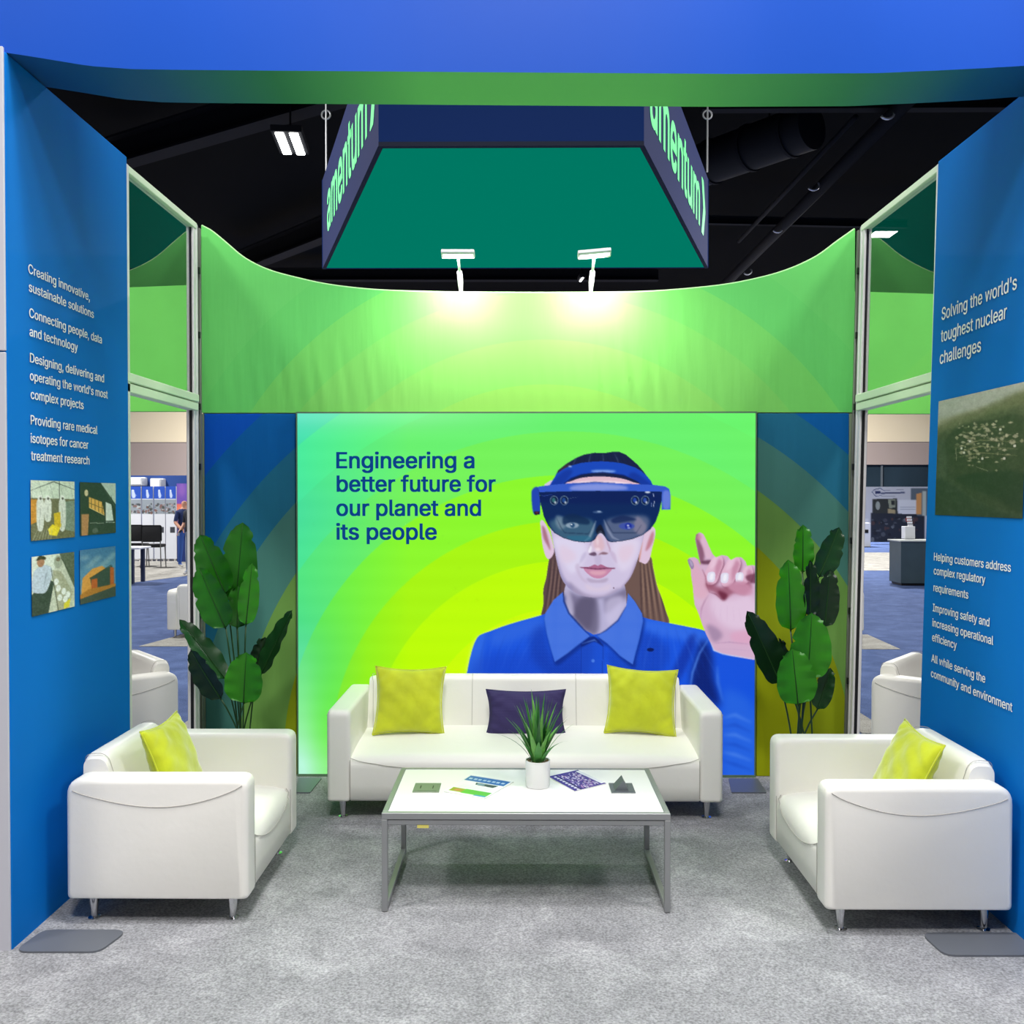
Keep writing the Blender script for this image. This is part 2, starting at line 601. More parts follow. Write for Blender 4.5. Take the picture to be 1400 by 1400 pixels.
M_cream = mat('cream_wall_paint', (236, 220, 186), 0.8, var=.02, vscale=.4)
M_taupe = mat('taupe_wall_paint', (168, 152, 144), 0.8, var=.02, vscale=.4)
M_dark = mat('black_ceiling_paint', (5, 6, 8), 0.95, spec=.1)
M_steel = mat('dark_painted_steel', (24, 25, 30), 0.8, spec=.15)
M_duct = mat('dark_duct_metal', (17, 19, 25), 0.7, spec=.2)
wf = empty('wall_far', (0, 44, 0), kind='structure', label='cream and taupe end wall of the hall')
box('upper_wall', -34, 34, 0, .3, 4.33, 6.1, M_cream, wf)
box('lower_wall', -34, 8, .05, .35, 0, 4.33, M_taupe, wf)
box('lower_wall', 8, 34, .05, .35, 3.28, 4.33, M_taupe, wf)
box('wall_head', -34, 34, 0, .3, 6.1, 10, M_dark, wf)
w3 = empty('window_3', (14, 44, 0), kind='structure', label='dark glazed strip of the hall end wall seen through the right frame')
M_darkglass = mat('dark_tinted_glass', (38, 52, 62), 0.15, var=.35, vscale=.5, stretch=(1, 1, .3))
box('glass_pane', -6, 20, .2, .25, 0, 3.28, M_darkglass, w3)
for k in range(9):
    box('mullion', -6 + k * 2.9, -5.93 + k * 2.9, .12, .2, 0, 3.28, mat('mullion_grey', (92, 100, 106), .5) if k == 0 else bpy.data.materials['mullion_grey'], w3)
for nm, x0, x1 in (('wall_left_hall', -34.3, -34), ('wall_right_hall', 34, 34.3)):
    w_ = box(nm, x0, x1, -12, 46, 0, 10, M_taupe); tag(w_, kind='structure')
w_ = box('wall_rear', -34, 34, -12.3, -12, 0, 10, M_taupe); tag(w_, kind='structure')
ce = box('ceiling', -34, 34, -12, 46, 9.6, 9.8, M_dark); tag(ce, 'black painted hall ceiling', kind='structure')

# ------------------------------------------------------------------ booth towers and lettering
LX = -1.98
tl = empty('wall_left', (LX - .05, 4.2, 0), kind='structure', label='tall blue fabric tower wall on the left with white lettering')
bm = bmesh.new(); bx(bm, LX - .10, LX, 3.665, 4.80, 0.0, 3.485, .006, 2)
obj('fabric_panel', bm, M_blue, tl, world=True)
bm = bmesh.new(); bx(bm, LX - .16, LX - .004, 3.655, 3.667, 0.0, 2.33, .002, 1)
obj('end_panel', bm, M_endcap, tl, world=True)
bm = bmesh.new(); bx(bm, LX - .16, LX - .004, 3.655, 3.667, 2.336, 3.50, .002, 1)
obj('end_panel', bm, M_endcap, tl, world=True)
bm = bmesh.new(); bx(bm, LX - .16, LX - .10, 3.667, 4.80, 0.0, 3.48)
obj('tower_frame', bm, M_endcap, tl, world=True)

TH = math.atan(0.026)
def rwall(px, py, off=0.0):
    """point on the leaning right tower: X = 2.0 + .026 z"""
    d = _R @ np.array([(px - 700) / FPX, (700 - py) / FPX, -1.0])
    t = (2.0 - off + .026 * CAM_H) / (d[0] - .026 * d[2])
    return Vector((0, 0, CAM_H)) + Vector(d * t)


def lwall(px, py, off=0.0):
    return at(px, py, 0, LX + off)


tr = empty('wall_right', (2.05, 4.2, 0), kind='structure', label='tall blue fabric tower wall on the right with white lettering')
bm = bmesh.new(); bx(bm, 0, .10, 3.30, 4.80, 0.0, 3.45, .006, 2)
bmesh.ops.transform(bm, matrix=Matrix.Translation((2.0, 0, 0)) @ Matrix.Shear('XY', 4, (0, 0)) , verts=bm.verts)
for v in bm.verts: v.co.x += .026 * v.co.z
obj('fabric_panel', bm, M_blue, tr, world=True)
bm = bmesh.new(); bx(bm, 2.10, 2.16, 3.30, 4.80, 0.0, 3.45)
for v in bm.verts: v.co.x += .026 * v.co.z
obj('tower_frame', bm, M_endcap, tr, world=True)

LT = [("Creating innovative,", 38.7, 373, 122.5, 408), ("sustainable solutions", 39.5, 398, 128, 434), ("Connecting people, data", 40, 433.5, 139, 469),
      ("and technology", 40.5, 459, 106, 479), ("Designing, delivering and", 41, 495, 142, 520.5), ("operating the world's most", 41, 519.5, 147, 544),
      ("complex projects", 42, 545, 114, 558.5), ("Providing rare medical", 42, 580, 133, 592), ("isotopes for cancer", 42, 605, 120.5, 613), ("treatment research", 42.5, 629, 122, 635)]
grp = [0, 0, 1, 1, 2, 2, 2, 3, 3, 3]
for g in range(4):
    ls = []
    for (s_, xa, ya, xb, yb), gg in zip(LT, grp):
        if gg != g: continue
        A, B = lwall(xa, ya, .003), lwall(xb, yb, .003)
        ls.append((s_, (LX + .003, A.y, A.z), (0, 1, 0), (0, 0, 1), B.y - A.y, .0375))
    lettering(ls, M_ink_white, tl, bold=.008)

RT = [("Solving the world's", 1287.5, 438, 1390, 395, 0), ("toughest nuclear", 1286.6, 468, 1376.4, 435, 0), ("challenges", 1285, 498, 1341, 481, 0),
      ("Helping customers address", 1277, 766, 1382, 781, 1), ("complex regulatory", 1276.8, 785, 1347, 797, 1), ("requirements", 1276.4, 808, 1324, 816, 1),
      ("Improving safety and", 1275.5, 835.5, 1352.7, 855, 2), ("increasing operational", 1275, 856, 1358, 880, 2), ("efficiency", 1274.6, 876, 1308, 884, 2),
      ("All while serving the", 1273.6, 904.5, 1347, 932, 3), ("community and environment", 1273, 925, 1384, 971, 3)]
yd = Vector((.026, 0, 1)).normalized()
for g in range(4):
    ls = []
    for s_, xa, ya, xb, yb, gg in RT:
        if gg != g: continue
        A, B = rwall(xa, ya, .003), rwall(xb, yb, .003)
        d = B - A; d.x = 0; d.z = 0
        ls.append((s_, A, (0, -1, 0), tuple(yd), A.y - B.y, .06 if g == 0 else .0375))
    lettering(ls, M_ink_white, tr, bold=.008)


def picture(pr, corners, parent, name='photo_print', m=None, pitch=1.0, thick=None):
    me = pr.mesh(corners, pitch)
    return link_mesh(name, me, m or M_ink, parent, world=True, smooth=False)


# four small photographs on the left tower
def P1():
    p = Print(0, 0, 60, 82, 2, (196, 198, 180)); p.frame(4.667, -41.8, -17)   # the crop's own coordinates
    p.frame(1, 0, 0)
    p.poly([(0, 0), (60, 0), (60, 26), (0, 24)], (214, 222, 206), smooth=False)
    for k in range(5): p.line([(k * 14 - 4, 0), (k * 14 + 3, 30)], 1.2, (120, 128, 118), .8)
    p.line([(0, 14), (30, 1), (60, 12)], 1.6, (70, 76, 72)); p.line([(38, 0), (38, 40)], 3, (54, 58, 54))
    p.poly([(0, 24), (60, 26), (60, 82), (0, 82)], (112, 104, 78), smooth=False)
    p.poly([(0, 26), (9, 26), (9, 56), (0, 60)], (208, 140, 50), smooth=False)
    p.poly([(44, 30), (60, 28), (60, 74), (46, 70)], (128, 140, 128), smooth=False)
    for x, y, h in ((12, 22, 46), (22, 22, 34), (42, 22, 48)):
        p.poly([(x - 4, y + 5), (x + 4, y + 5), (x + 5, y + h * .6), (x + 3, y + h), (x - 3, y + h), (x - 5, y + h * .6)], (222, 222, 214))
        p.ell(x, y + 2, 3.2, 4, (238, 238, 232)); p.ell(x + .5, y + 3, 1.5, 1.8, (70, 60, 56)); p.line([(x, y + 14), (x - 1, y + h)], 1.2, (120, 120, 112), .7)
    p.poly([(30, 46), (39, 44), (40, 66), (31, 66)], (222, 184, 30), smooth=False)
    p.poly([(22, 68), (28, 61), (39, 67), (34, 78), (24, 76)], (248, 220, 40), smooth=False)
    for k in range(7): p.line([(2 + k * 4, 82), (9 + k * 3, 66)], 1.4, (214, 214, 206), .8)
    p.a += p.noise(46, 2.4, 1)[..., None]
    return p


def P2():
    p = Print(0, 0, 60, 80, 2, (40, 44, 40)); p.frame(1, 0, 0)
    p.poly([(34, 0), (60, 0), (60, 34)], (190, 200, 192), smooth=False)
    p.poly([(42, 30), (52, 34), (56, 62), (42, 62)], (222, 226, 220), smooth=False)
    p.line([(34, 0), (60, 40)], 2, (90, 92, 80)); p.line([(52, 20), (60, 66)], 2, (30, 30, 30))
    p.poly([(14, 22), (36, 30), (40, 50), (14, 38)], (236, 176, 84), smooth=False)
    for k in range(4): p.line([(18 + k * 6, 24 + k * 2), (18 + k * 6, 40 + k * 3)], 2.2, (60, 46, 30))
    p.line([(14, 31), (40, 41)], 2, (60, 46, 30)); p.line([(14, 38), (40, 51)], 2, (255, 220, 150))
    p.poly([(2, 48), (14, 48), (12, 80), (2, 80)], (190, 130, 86), smooth=False); p.ell(10, 16, 3, 5, (220, 200, 160))
    p.poly([(14, 60), (60, 60), (60, 80), (14, 80)], (48, 50, 48), smooth=False)
    p.line([(16, 62), (38, 63)], 1.5, (230, 230, 220)); p.line([(42, 62), (58, 63)], 2.5, (200, 204, 200)); p.ell(24, 74, 5, 4, (90, 92, 88))
    p.a += p.noise(30, 2.4, 2)[..., None]
    return p


def P3():
    p = Print(0, 0, 60, 82, 2, (206, 208, 192)); p.frame(1, 0, 0)
    p.poly([(0, 0), (34, 0), (30, 30), (0, 40)], (226, 230, 220), smooth=False)
    p.poly([(38, 0), (60, 0), (60, 54)], (92, 96, 84), smooth=False)
    p.poly([(0, 52), (22, 34), (30, 40), (22, 82), (0, 82)], (52, 58, 60), smooth=False)
    p.poly([(8, 16), (20, 14), (28, 24), (20, 50), (10, 52), (0, 46), (2, 24)], (198, 208, 226))
    p.ell(12, 9, 5, 6.5, (176, 122, 96)); p.poly([(6, 6), (10, 0), (18, 2), (18, 6), (12, 5)], (60, 40, 30))
    p.line([(10, 32), (20, 24), (16, 44)], 3, (160, 170, 190)); p.ell(36, 12, 6, 9, (170, 174, 158)); p.ell(36, 8, 3, 3, (120, 100, 84))
    p.poly([(28, 22), (40, 26), (58, 60), (50, 82), (34, 82)], (176, 174, 150), smooth=False)
    for x, y in ((36, 50), (44, 56), (38, 64), (46, 68), (33, 40), (50, 62)): p.ell(x, y, 3.4, 5, (240, 242, 238))
    p.poly([(44, 74), (54, 68), (52, 80), (44, 82)], (236, 218, 60), smooth=False)
    p.line([(26, 20), (36, 82)], 2.5, (60, 60, 54)); p.line([(40, 6), (60, 44)], 2, (50, 54, 48))
    p.a += p.noise(48, 2.4, 3)[..., None]
    return p


def P4():
    p = Print(0, 0, 60, 80, 2, (92, 140, 182)); p.frame(1, 0, 0)
    p.poly([(0, 0), (60, 0), (60, 20), (0, 26)], (70, 118, 170), smooth=False, blur=6)
    for k in range(8): p.ell(8 + k * 7, 12 + (k * 13) % 18, 8, 3, (178, 196, 206), .6, blur=4)
    p.poly([(2, 60), (4, 42), (20, 30), (36, 28), (44, 34), (44, 66), (2, 68)], (236, 160, 76), smooth=False)
    p.poly([(16, 44), (40, 34), (54, 30), (56, 64), (20, 68)], (58, 66, 72), smooth=False)
    p.line([(15, 44), (52, 29)], 2.5, (44, 40, 40)); p.poly([(18, 46), (28, 46), (28, 68), (18, 70)], (206, 92, 44), smooth=False)
    p.poly([(50, 32), (57, 34), (57, 62), (50, 62)], (200, 90, 44), smooth=False)
    p.poly([(0, 66), (14, 60), (60, 60), (60, 68), (0, 74)], (196, 122, 50), smooth=False)
    p.poly([(0, 72), (60, 64), (60, 80), (0, 80)], (66, 68, 74), smooth=False)
    p.a += p.noise(22, 3, 4)[..., None]
    return p


for pr, q in ((P1(), [(41.8, 657), (102.2, 658), (102, 734), (42.5, 740)]), (P2(), [(109.3, 659.7), (158.5, 660.4), (158, 728), (109.7, 733)]),
              (P3(), [(43, 762), (102, 754), (101.5, 829), (44, 843.5)]), (P4(), [(109.2, 751.4), (158, 747.5), (158, 814.6), (109.7, 827)])):
    c = [lwall(x, y, .004) for x, y in q]
    y0 = (c[0].y + c[3].y) / 2; y1 = (c[1].y + c[2].y) / 2; z1 = (c[0].z + c[1].z) / 2; z0 = (c[2].z + c[3].z) / 2
    X = LX + .004
    picture(pr, [(X, y0, z1), (X, y1, z1), (X, y1, z0), (X, y0, z0)], tl)


def P5():
    p = Print(0, 0, 120, 160, 2, (52, 56, 40)); p.frame(1, 0, 0)
    p.poly([(0, 0), (120, 0), (120, 40), (0, 46)], (198, 196, 172), smooth=False)
    p.poly([(0, 0), (120, 0), (120, 18), (0, 26)], (210, 216, 206), smooth=False, blur=5)
    p.poly([(0, 34), (30, 26), (64, 22), (120, 8), (120, 70), (0, 60)], (124, 126, 92), smooth=False, blur=6)
    p.poly([(0, 46), (50, 34), (120, 26), (120, 80), (0, 70)], (84, 86, 62), smooth=False, blur=4)
    p.poly([(0, 54), (16, 56), (18, 110), (30, 118), (60, 140), (120, 160), (0, 160)], (70, 76, 60), smooth=False, blur=3)
    p.poly([(14, 54), (40, 40), (80, 38), (120, 46), (120, 150), (84, 132), (46, 118), (30, 112), (20, 100), (16, 78)], (54, 54, 38), blur=2)
    p.poly([(30, 110), (60, 104), (120, 108), (120, 152), (84, 134), (50, 122)], (26, 30, 22), blur=3)
    p.poly([(0, 110), (30, 120), (60, 140), (90, 152), (120, 160), (0, 160)], (40, 46, 38), blur=4)
    r = random.Random(5)
    for _ in range(190):
        x = 22 + r.gauss(46, 22); y = 62 + r.gauss(0, 15) + (x - 60) * .12
        if not (18 < x < 118 and 36 < y < 106): continue
        c = r.choice([(222, 214, 184), (176, 168, 140), (120, 116, 92), (196, 190, 164), (90, 88, 66)])
        w, h = r.uniform(1, 4.5), r.uniform(.8, 2.6)
        p.poly([(x - w, y), (x, y - h), (x + w, y + h * .2), (x, y + h)], c, .85, smooth=False)
    for x, y in ((50, 62), (42, 76), (68, 86), (108, 74), (96, 88), (38, 70), (90, 52)): p.ell(x, y, 1.5, 1.5, (250, 248, 236))
    for k in range(3): p.line([(28, 70 + 6 * k), (64, 62 + 8 * k), (112, 70 + 8 * k)], 1.2, (176, 168, 130), .7)
    p.line([(30, 68), (31, 86)], 1.4, (220, 214, 190)); p.line([(60, 96), (76, 102)], 1.5, (210, 206, 180)); p.line([(110, 12), (110, 34)], 1.2, (60, 60, 50))
    p.a = p.a * np.array([.86, .80, .82], np.float32) + (p.noise(22, 2.4, 6) + p.noise(18, 9, 7))[..., None]
    return p


a0 = rwall(1282.5, 549, .004); b0 = rwall(1279, 704, .004); b1 = rwall(1398, 709, .004)
yv = .5 * (a0.y + b0.y); z1, z0 = a0.z, .5 * (b0.z + b1.z)
rp = lambda y, z: (2.0 - .004 + .026 * z, y, z)
picture(P5(), [rp(yv, z1), rp(b1.y, z1), rp(b1.y, z0), rp(yv, z0)], tr)

# base plates of the towers
def plate(pts, lab, rad=.05, zt=.014):
    q = [at(x, y, 2, .01) for x, y in pts]
    o2 = rounded([(v.x, v.y) for v in q], rad)
    bm = bmesh.new(); prism(bm, o2, 2, .0062, zt)
    return tag(obj('base_plate', bm, M_plate), lab, 'base plate', 'grey base plates')


M_plate = mat('grey_steel_plate', (112, 116, 124), .45, .3)
plate([(18, 1302), (135, 1302), (176, 1272), (60, 1272)], 'grey rounded steel base plate on the carpet by the left tower')
plate([(1292, 1307), (1420, 1307), (1400, 1276), (1258, 1276)], 'grey rounded steel base plate on the carpet by the right tower')
plate([(404, 1084), (424, 1084), (440, 1064), (408, 1064)], 'small dark plate at the lower left corner of the glowing display', .01)
plate([(1000, 1084), (1048, 1084), (1036, 1065), (996, 1065)], 'small dark plate at the lower right corner of the glowing display', .01)

# ------------------------------------------------------------------ header beam
fr = [(-40, 66), (9, 72), (60, 80), (120, 90), (180, 94.5), (240, 95.5), (430, 97), (700, 99), (1000, 101), (1200, 100), (1290, 96), (1350, 93), (1400, 90), (1450, 86)]
YF, YB = 3.68, 4.0
top = [at(x, y, 1, YF) for x, y in fr]
hd = empty('header_beam', (0, YF, 3.5), label='royal blue fabric header spanning both towers with a green underside', cat='header')
bm = bmesh.new()
xs = np.linspace(-2.14, 2.24, 90)
tx = [v.x for v in top]; tz = [v.z for v in top]
hz = lambda x: float(np.interp(x, tx, tz))
rows = []
for k, zf in enumerate(np.linspace(0, 1, 14)):
    rows.append([bm.verts.new((x, YF - .012 * math.sin(x * 2.3 + .6) * zf - .01 * math.sin(x * 5 + 2) * zf, hz(x) + (4.55 - hz(x)) * zf)) for x in xs])
for a, b in zip(rows, rows[1:]):
    for i in range(len(xs) - 1): bm.faces.new([a[i], a[i + 1], b[i + 1], b[i]])
obj('front_fabric', bm, M_fascia, hd, world=True, smooth=True)
M_under = bpy.data.materials.new('green_to_blue_underside'); M_under.use_nodes = True
nt = M_under.node_tree
tc = nt.nodes.new('ShaderNodeTexCoord'); sp = nt.nodes.new('ShaderNodeSeparateXYZ'); nt.links.new(tc.outputs['Object'], sp.inputs[0])
mr = nt.nodes.new('ShaderNodeMapRange'); mr.inputs[1].default_value = -2.14; mr.inputs[2].default_value = 2.24
nt.links.new(sp.outputs[0], mr.inputs[0])
rr = nt.nodes.new('ShaderNodeValToRGB'); nt.links.new(mr.outputs[0], rr.inputs[0])
e = rr.color_ramp.elements
e[0].position = 0; e[0].color = rgba((0, 70, 140)); e[1].position = 1; e[1].color = rgba((0, 66, 130))
for ps, c in ((.16, (10, 90, 130)), (.27, (40, 130, 80)), (.4, (104, 206, 100)), (.62, (104, 206, 100)), (.78, (60, 150, 90)), (.9, (10, 96, 130))):
    q = e.new(ps); q.color = rgba(c)
nt.links.new(rr.outputs[0], nt.nodes['Principled BSDF'].inputs['Base Color']); nt.nodes['Principled BSDF'].inputs['Roughness'].default_value = .6
bm = bmesh.new()
A = [bm.verts.new((x, YF, hz(x))) for x in xs]; B = [bm.verts.new((x, YB, hz(x) + .005)) for x in xs]
for i in range(len(xs) - 1): bm.faces.new([A[i], B[i], B[i + 1], A[i + 1]])
uo = obj('underside', bm, M_under, hd, world=True, smooth=True)
bm = bmesh.new()
A = [bm.verts.new((x, YB, hz(x) + .005)) for x in xs]; B = [bm.verts.new((x, YB, 4.55)) for x in xs]
for i in range(len(xs) - 1): bm.faces.new([A[i], B[i], B[i + 1], A[i + 1]])
obj('back_fabric', bm, M_fascia, hd, world=True)
box('top_cap', -2.14, 2.24, YF, YB, 4.55, 4.57, M_fascia, hd, world=True)

# ------------------------------------------------------------------ back wall
YW = 6.0
wb = empty('wall_back', (0, YW + .03, 0), kind='structure', label='booth back wall with a green ringed band and blue to olive side panels')
cur = [(274, 308), (289, 316), (308.6, 332), (334, 353), (366, 369), (405, 380), (447, 389), (495, 395), (543, 398), (624, 400), (720, 400.5), (800, 400.5), (868, 399.5),
       (923, 396.5), (987, 390), (1035, 381), (1077, 369), (1116, 351), (1145, 330), (1172, 311)]
cw = [(at(x, y, 1, YW).x, at(x, y, 1, YW).z) for x, y in cur]
cw = catmull([(2 * cw[0][0] - cw[1][0], 2 * cw[0][1] - cw[1][1])] + cw + [(2 * cw[-1][0] - cw[-2][0], 2 * cw[-1][1] - cw[-2][1])], 6)[:len(cur) * 6 + 1]
cw = cw[np.argsort(cw[:, 0])]
XL, XR = at(276, 500, 1, YW).x, at(1168, 500, 1, YW).x
zt = lambda x: float(np.interp(x, cw[:, 0], cw[:, 1]))
ZB = at(720, 564, 1, YW).z
bm = bmesh.new()
xs = np.linspace(XL, XR, 160)
nz = 26
def wrinkle(x, z):
    g = math.exp(-((x - .55) / .5) ** 2) + .7 * math.exp(-((x + 1.25) / .4) ** 2) + .25
    f = max(0, 1 - abs(z - (ZB + .18)) / .33)
    return -.006 * g * f * (math.sin(x * 62 + z * 9) * .6 + math.sin(x * 97 + 1.3 + z * 14) * .4)
rows = [[bm.verts.new((x, YW + wrinkle(x, ZB + (zt(x) - ZB) * k / nz), ZB + (zt(x) - ZB) * k / nz)) for x in xs] for k in range(nz + 1)]
for a, b in zip(rows, rows[1:]):
    for i in range(len(xs) - 1): bm.faces.new([a[i], a[i + 1], b[i + 1], b[i]])
bk = [[bm.verts.new((x, YW + .06, z)) for x in xs] for z in (0, 1)]
for i, x in enumerate(xs): bk[0][i].co.z = ZB; bk[1][i].co.z = zt(x)
for i in range(len(xs) - 1):
    bm.faces.new([bk[0][i], bk[1][i], bk[1][i + 1], bk[0][i + 1]])
    bm.faces.new([rows[-1][i], rows[-1][i + 1], bk[1][i + 1], bk[1][i]])
bm.faces.new([r[0] for r in rows] + [bk[1][0], bk[0][0]]); bm.faces.new([r[-1] for r in rows][::-1] + [bk[0][-1], bk[1][-1]])
g_ = obj('green_band', bm, M_green_top, None, smooth=True, sharp=.6)
# keep the ring pattern in the wall's own plane: mesh stays in world metres, parent is moved back
def parent_keep(o, p):
    o.parent = p; o.matrix_parent_inverse = basis(p).inverted()
parent_keep(g_, wb)
bm = bmesh.new(); tube(bm, [(x, YW + .01, zt(x) + .003) for x in xs], .006, 6); parent_keep(obj('top_hem', bm, M_hem), wb)
x0, x1 = at(405, 600, 1, YW).x, at(1035, 600, 1, YW).x
def panel(a, b, z0, z1):
    bm = bmesh.new(); bx(bm, a, b, YW, YW + .05, z0, z1, .004, 1)
    o = obj('side_panel', bm, M_side); parent_keep(o, wb); return o
for xa_, xb_ in ((XL - .035, XL + .012), (XR - .03, XR + .025)):
    bm = bmesh.new(); bx(bm, xa_, xb_, YW + .004, YW + .05, .006, ZB - .006, .002, 1); parent_keep(obj('edge_profile', bm, mat('grey_green_profile', (128, 146, 118), .6) if xa_ < 0 else bpy.data.materials['grey_green_profile']), wb)
panel(XL + .012, x0 - .004, 0.006, ZB - .006)
panel(x1 + .004, XR - .03, 0.006, ZB - .006)
bm = bmesh.new(); bx(bm, XL, XR, YW + .012, YW + .04, ZB - .01, ZB + .004); parent_keep(obj('joint_profile', bm, mat('pale_joint', (150, 176, 130), .6)), wb)
bm = bmesh.new(); bx(bm, x0, x1, YW + .07, YW + .09, 0, ZB - .01); parent_keep(obj('backing_board', bm, M_endcap), wb)

# ------------------------------------------------------------------ framed glass between tower and back wall
M_glass = bpy.data.materials.new('clear_glass'); M_glass.use_nodes = True
nt = M_glass.node_tree
b_ = nt.nodes['Principled BSDF']; b_.inputs['Base Color'].default_value = (.93, .97, .95, 1); b_.inputs['Roughness'].default_value = 0.0
b_.inputs['Transmission Weight'].default_value = 1.0; b_.inputs['IOR'].default_value = 1.45
M_rail = mat('pale_green_white_rail', (226, 240, 212), .5)


def window(n, sgn, xb, lean, ya, yb, zt_):
    """one storey-high frame: rails, posts, one pane above the middle rail"""
    w = empty(f'window_{n}', (sgn * xb, (ya + yb) / 2, 0), kind='structure',
              label='aluminium framed glass between the %s tower and the back wall' % ('left' if sgn < 0 else 'right'))
    def piece(nm, x0, x1, y0, y1, z0, z1, m, bev=.004):
        bm = bmesh.new(); bx(bm, x0, x1, y0, y1, z0, z1, bev, 1)
        for v in bm.verts: v.co.x = sgn * (xb + v.co.x + lean * v.co.z)
        return obj(nm, bm, m, w, world=True)
    t = .05
    piece('frame_post', -.012, t, ya, ya + .045, 0, zt_, M_alu)
    p = piece('frame_post', 0, t, yb - .055, yb - .012, 0, zt_, M_alu)
    piece('frame_post', -.004, t, yb - .010, yb + .012, 0, zt_, M_alu)
    piece('post_channel', .006, t, yb + .012, yb + .05, 0, zt_, M_alu_dark, .001)
    piece('frame_post', -.006, t, yb + .05, yb + .075, 0, zt_ - .01, mat('frame_edge_%d' % n, (128, 132, 120), .4, .5))
    piece('top_rail', -.004, t, ya, yb, zt_ - .035, zt_ + .005, M_rail)
    piece('middle_rail', -.012, t, ya, yb - .01, 2.305, 2.352, M_rail)
    piece('middle_rail', -.016, t, ya, yb - .01, 2.358, 2.405, M_rail)
    piece('bottom_rail', -.006, t, ya, yb, 0, .045, M_rail)
    piece('gasket', .012, .03, yb - .060, yb - .055, .045, 2.305, M_black, .001)
    piece('gasket', .012, .03, yb - .060, yb - .055, 2.405, zt_ - .035, M_black, .001)
    piece('glass_pane', .02, .026, ya + .045, yb - .066, 2.405, zt_ - .035, M_glass, 0)
    for z in (3.18, 2.78, 2.335, 1.96, 1.5, 1.06, .62, .2):
        piece('clip', -.01, .01, yb + .022, yb + .04, z - .02, z + .02, M_black, .001)
    return w


window(1, -1, 2.0, -0.0, 4.80, 5.885, 3.46)
window(2, 1, 2.045, 0.020, 4.80, 5.93, 3.45)

# green band of the neighbouring bays, seen through the glass
for sgn in (-1, 1):
    xa, xb_ = (at(120, 560, 1, 7.5).x, at(282, 560, 1, 7.5).x) if sgn < 0 else (at(1160, 560, 1, 7.5).x, at(1340, 560, 1, 7.5).x)
    bm = bmesh.new()
    n = 24
    F_, G_ = [], []
    for i in range(n + 1):
        x = xa + (xb_ - xa) * i / n
        s_ = (x - xa) / (xb_ - xa) if sgn < 0 else (xb_ - x) / (xb_ - xa)
        z1 = at(700, (391 if sgn < 0 else 402) + 6 * (s_ - .5) * (-1), 1, 7.5).z
        z0 = at(700, 562 if sgn < 0 else 566, 1, 7.5).z
        F_.append([bm.verts.new((x, 7.5, z)) for z in np.linspace(z0, z1, 6)])
        G_.append([bm.verts.new((x, 7.56, z)) for z in (z0, z1)])
    for i in range(n):
        for k in range(5): bm.faces.new([F_[i][k], F_[i + 1][k], F_[i + 1][k + 1], F_[i][k + 1]])
        bm.faces.new([G_[i][0], G_[i][1], G_[i + 1][1], G_[i + 1][0]])
        bm.faces.new([F_[i][5], F_[i + 1][5], G_[i + 1][1], G_[i][1]]); bm.faces.new([F_[i][0], G_[i][0], G_[i + 1][0], F_[i + 1][0]])
    root = empty('fabric_band', ((xa + xb_) / 2, 7.53, 0))
    o = obj('fabric', bm, mat('neighbour_green_%s' % ('left' if sgn < 0 else 'right'), (118, 214, 92), .7, var=.1, vscale=1.5), root, world=True, smooth=True, sharp=.6)
    for xx in (xa + .02, xb_ - .02): box('post', xx - .02, xx + .02, 7.565, 7.605, 0, z1, M_alu, root, world=True)
    tag(root, 'green fabric band of the next bay seen through the %s glass' % ('left' if sgn < 0 else 'right'), 'banner')

# ------------------------------------------------------------------ glowing display with the printed portrait
M_glow = ink_mat('backlit_print', emit=0.98, rough=.7, base=.004)
YD = 5.975


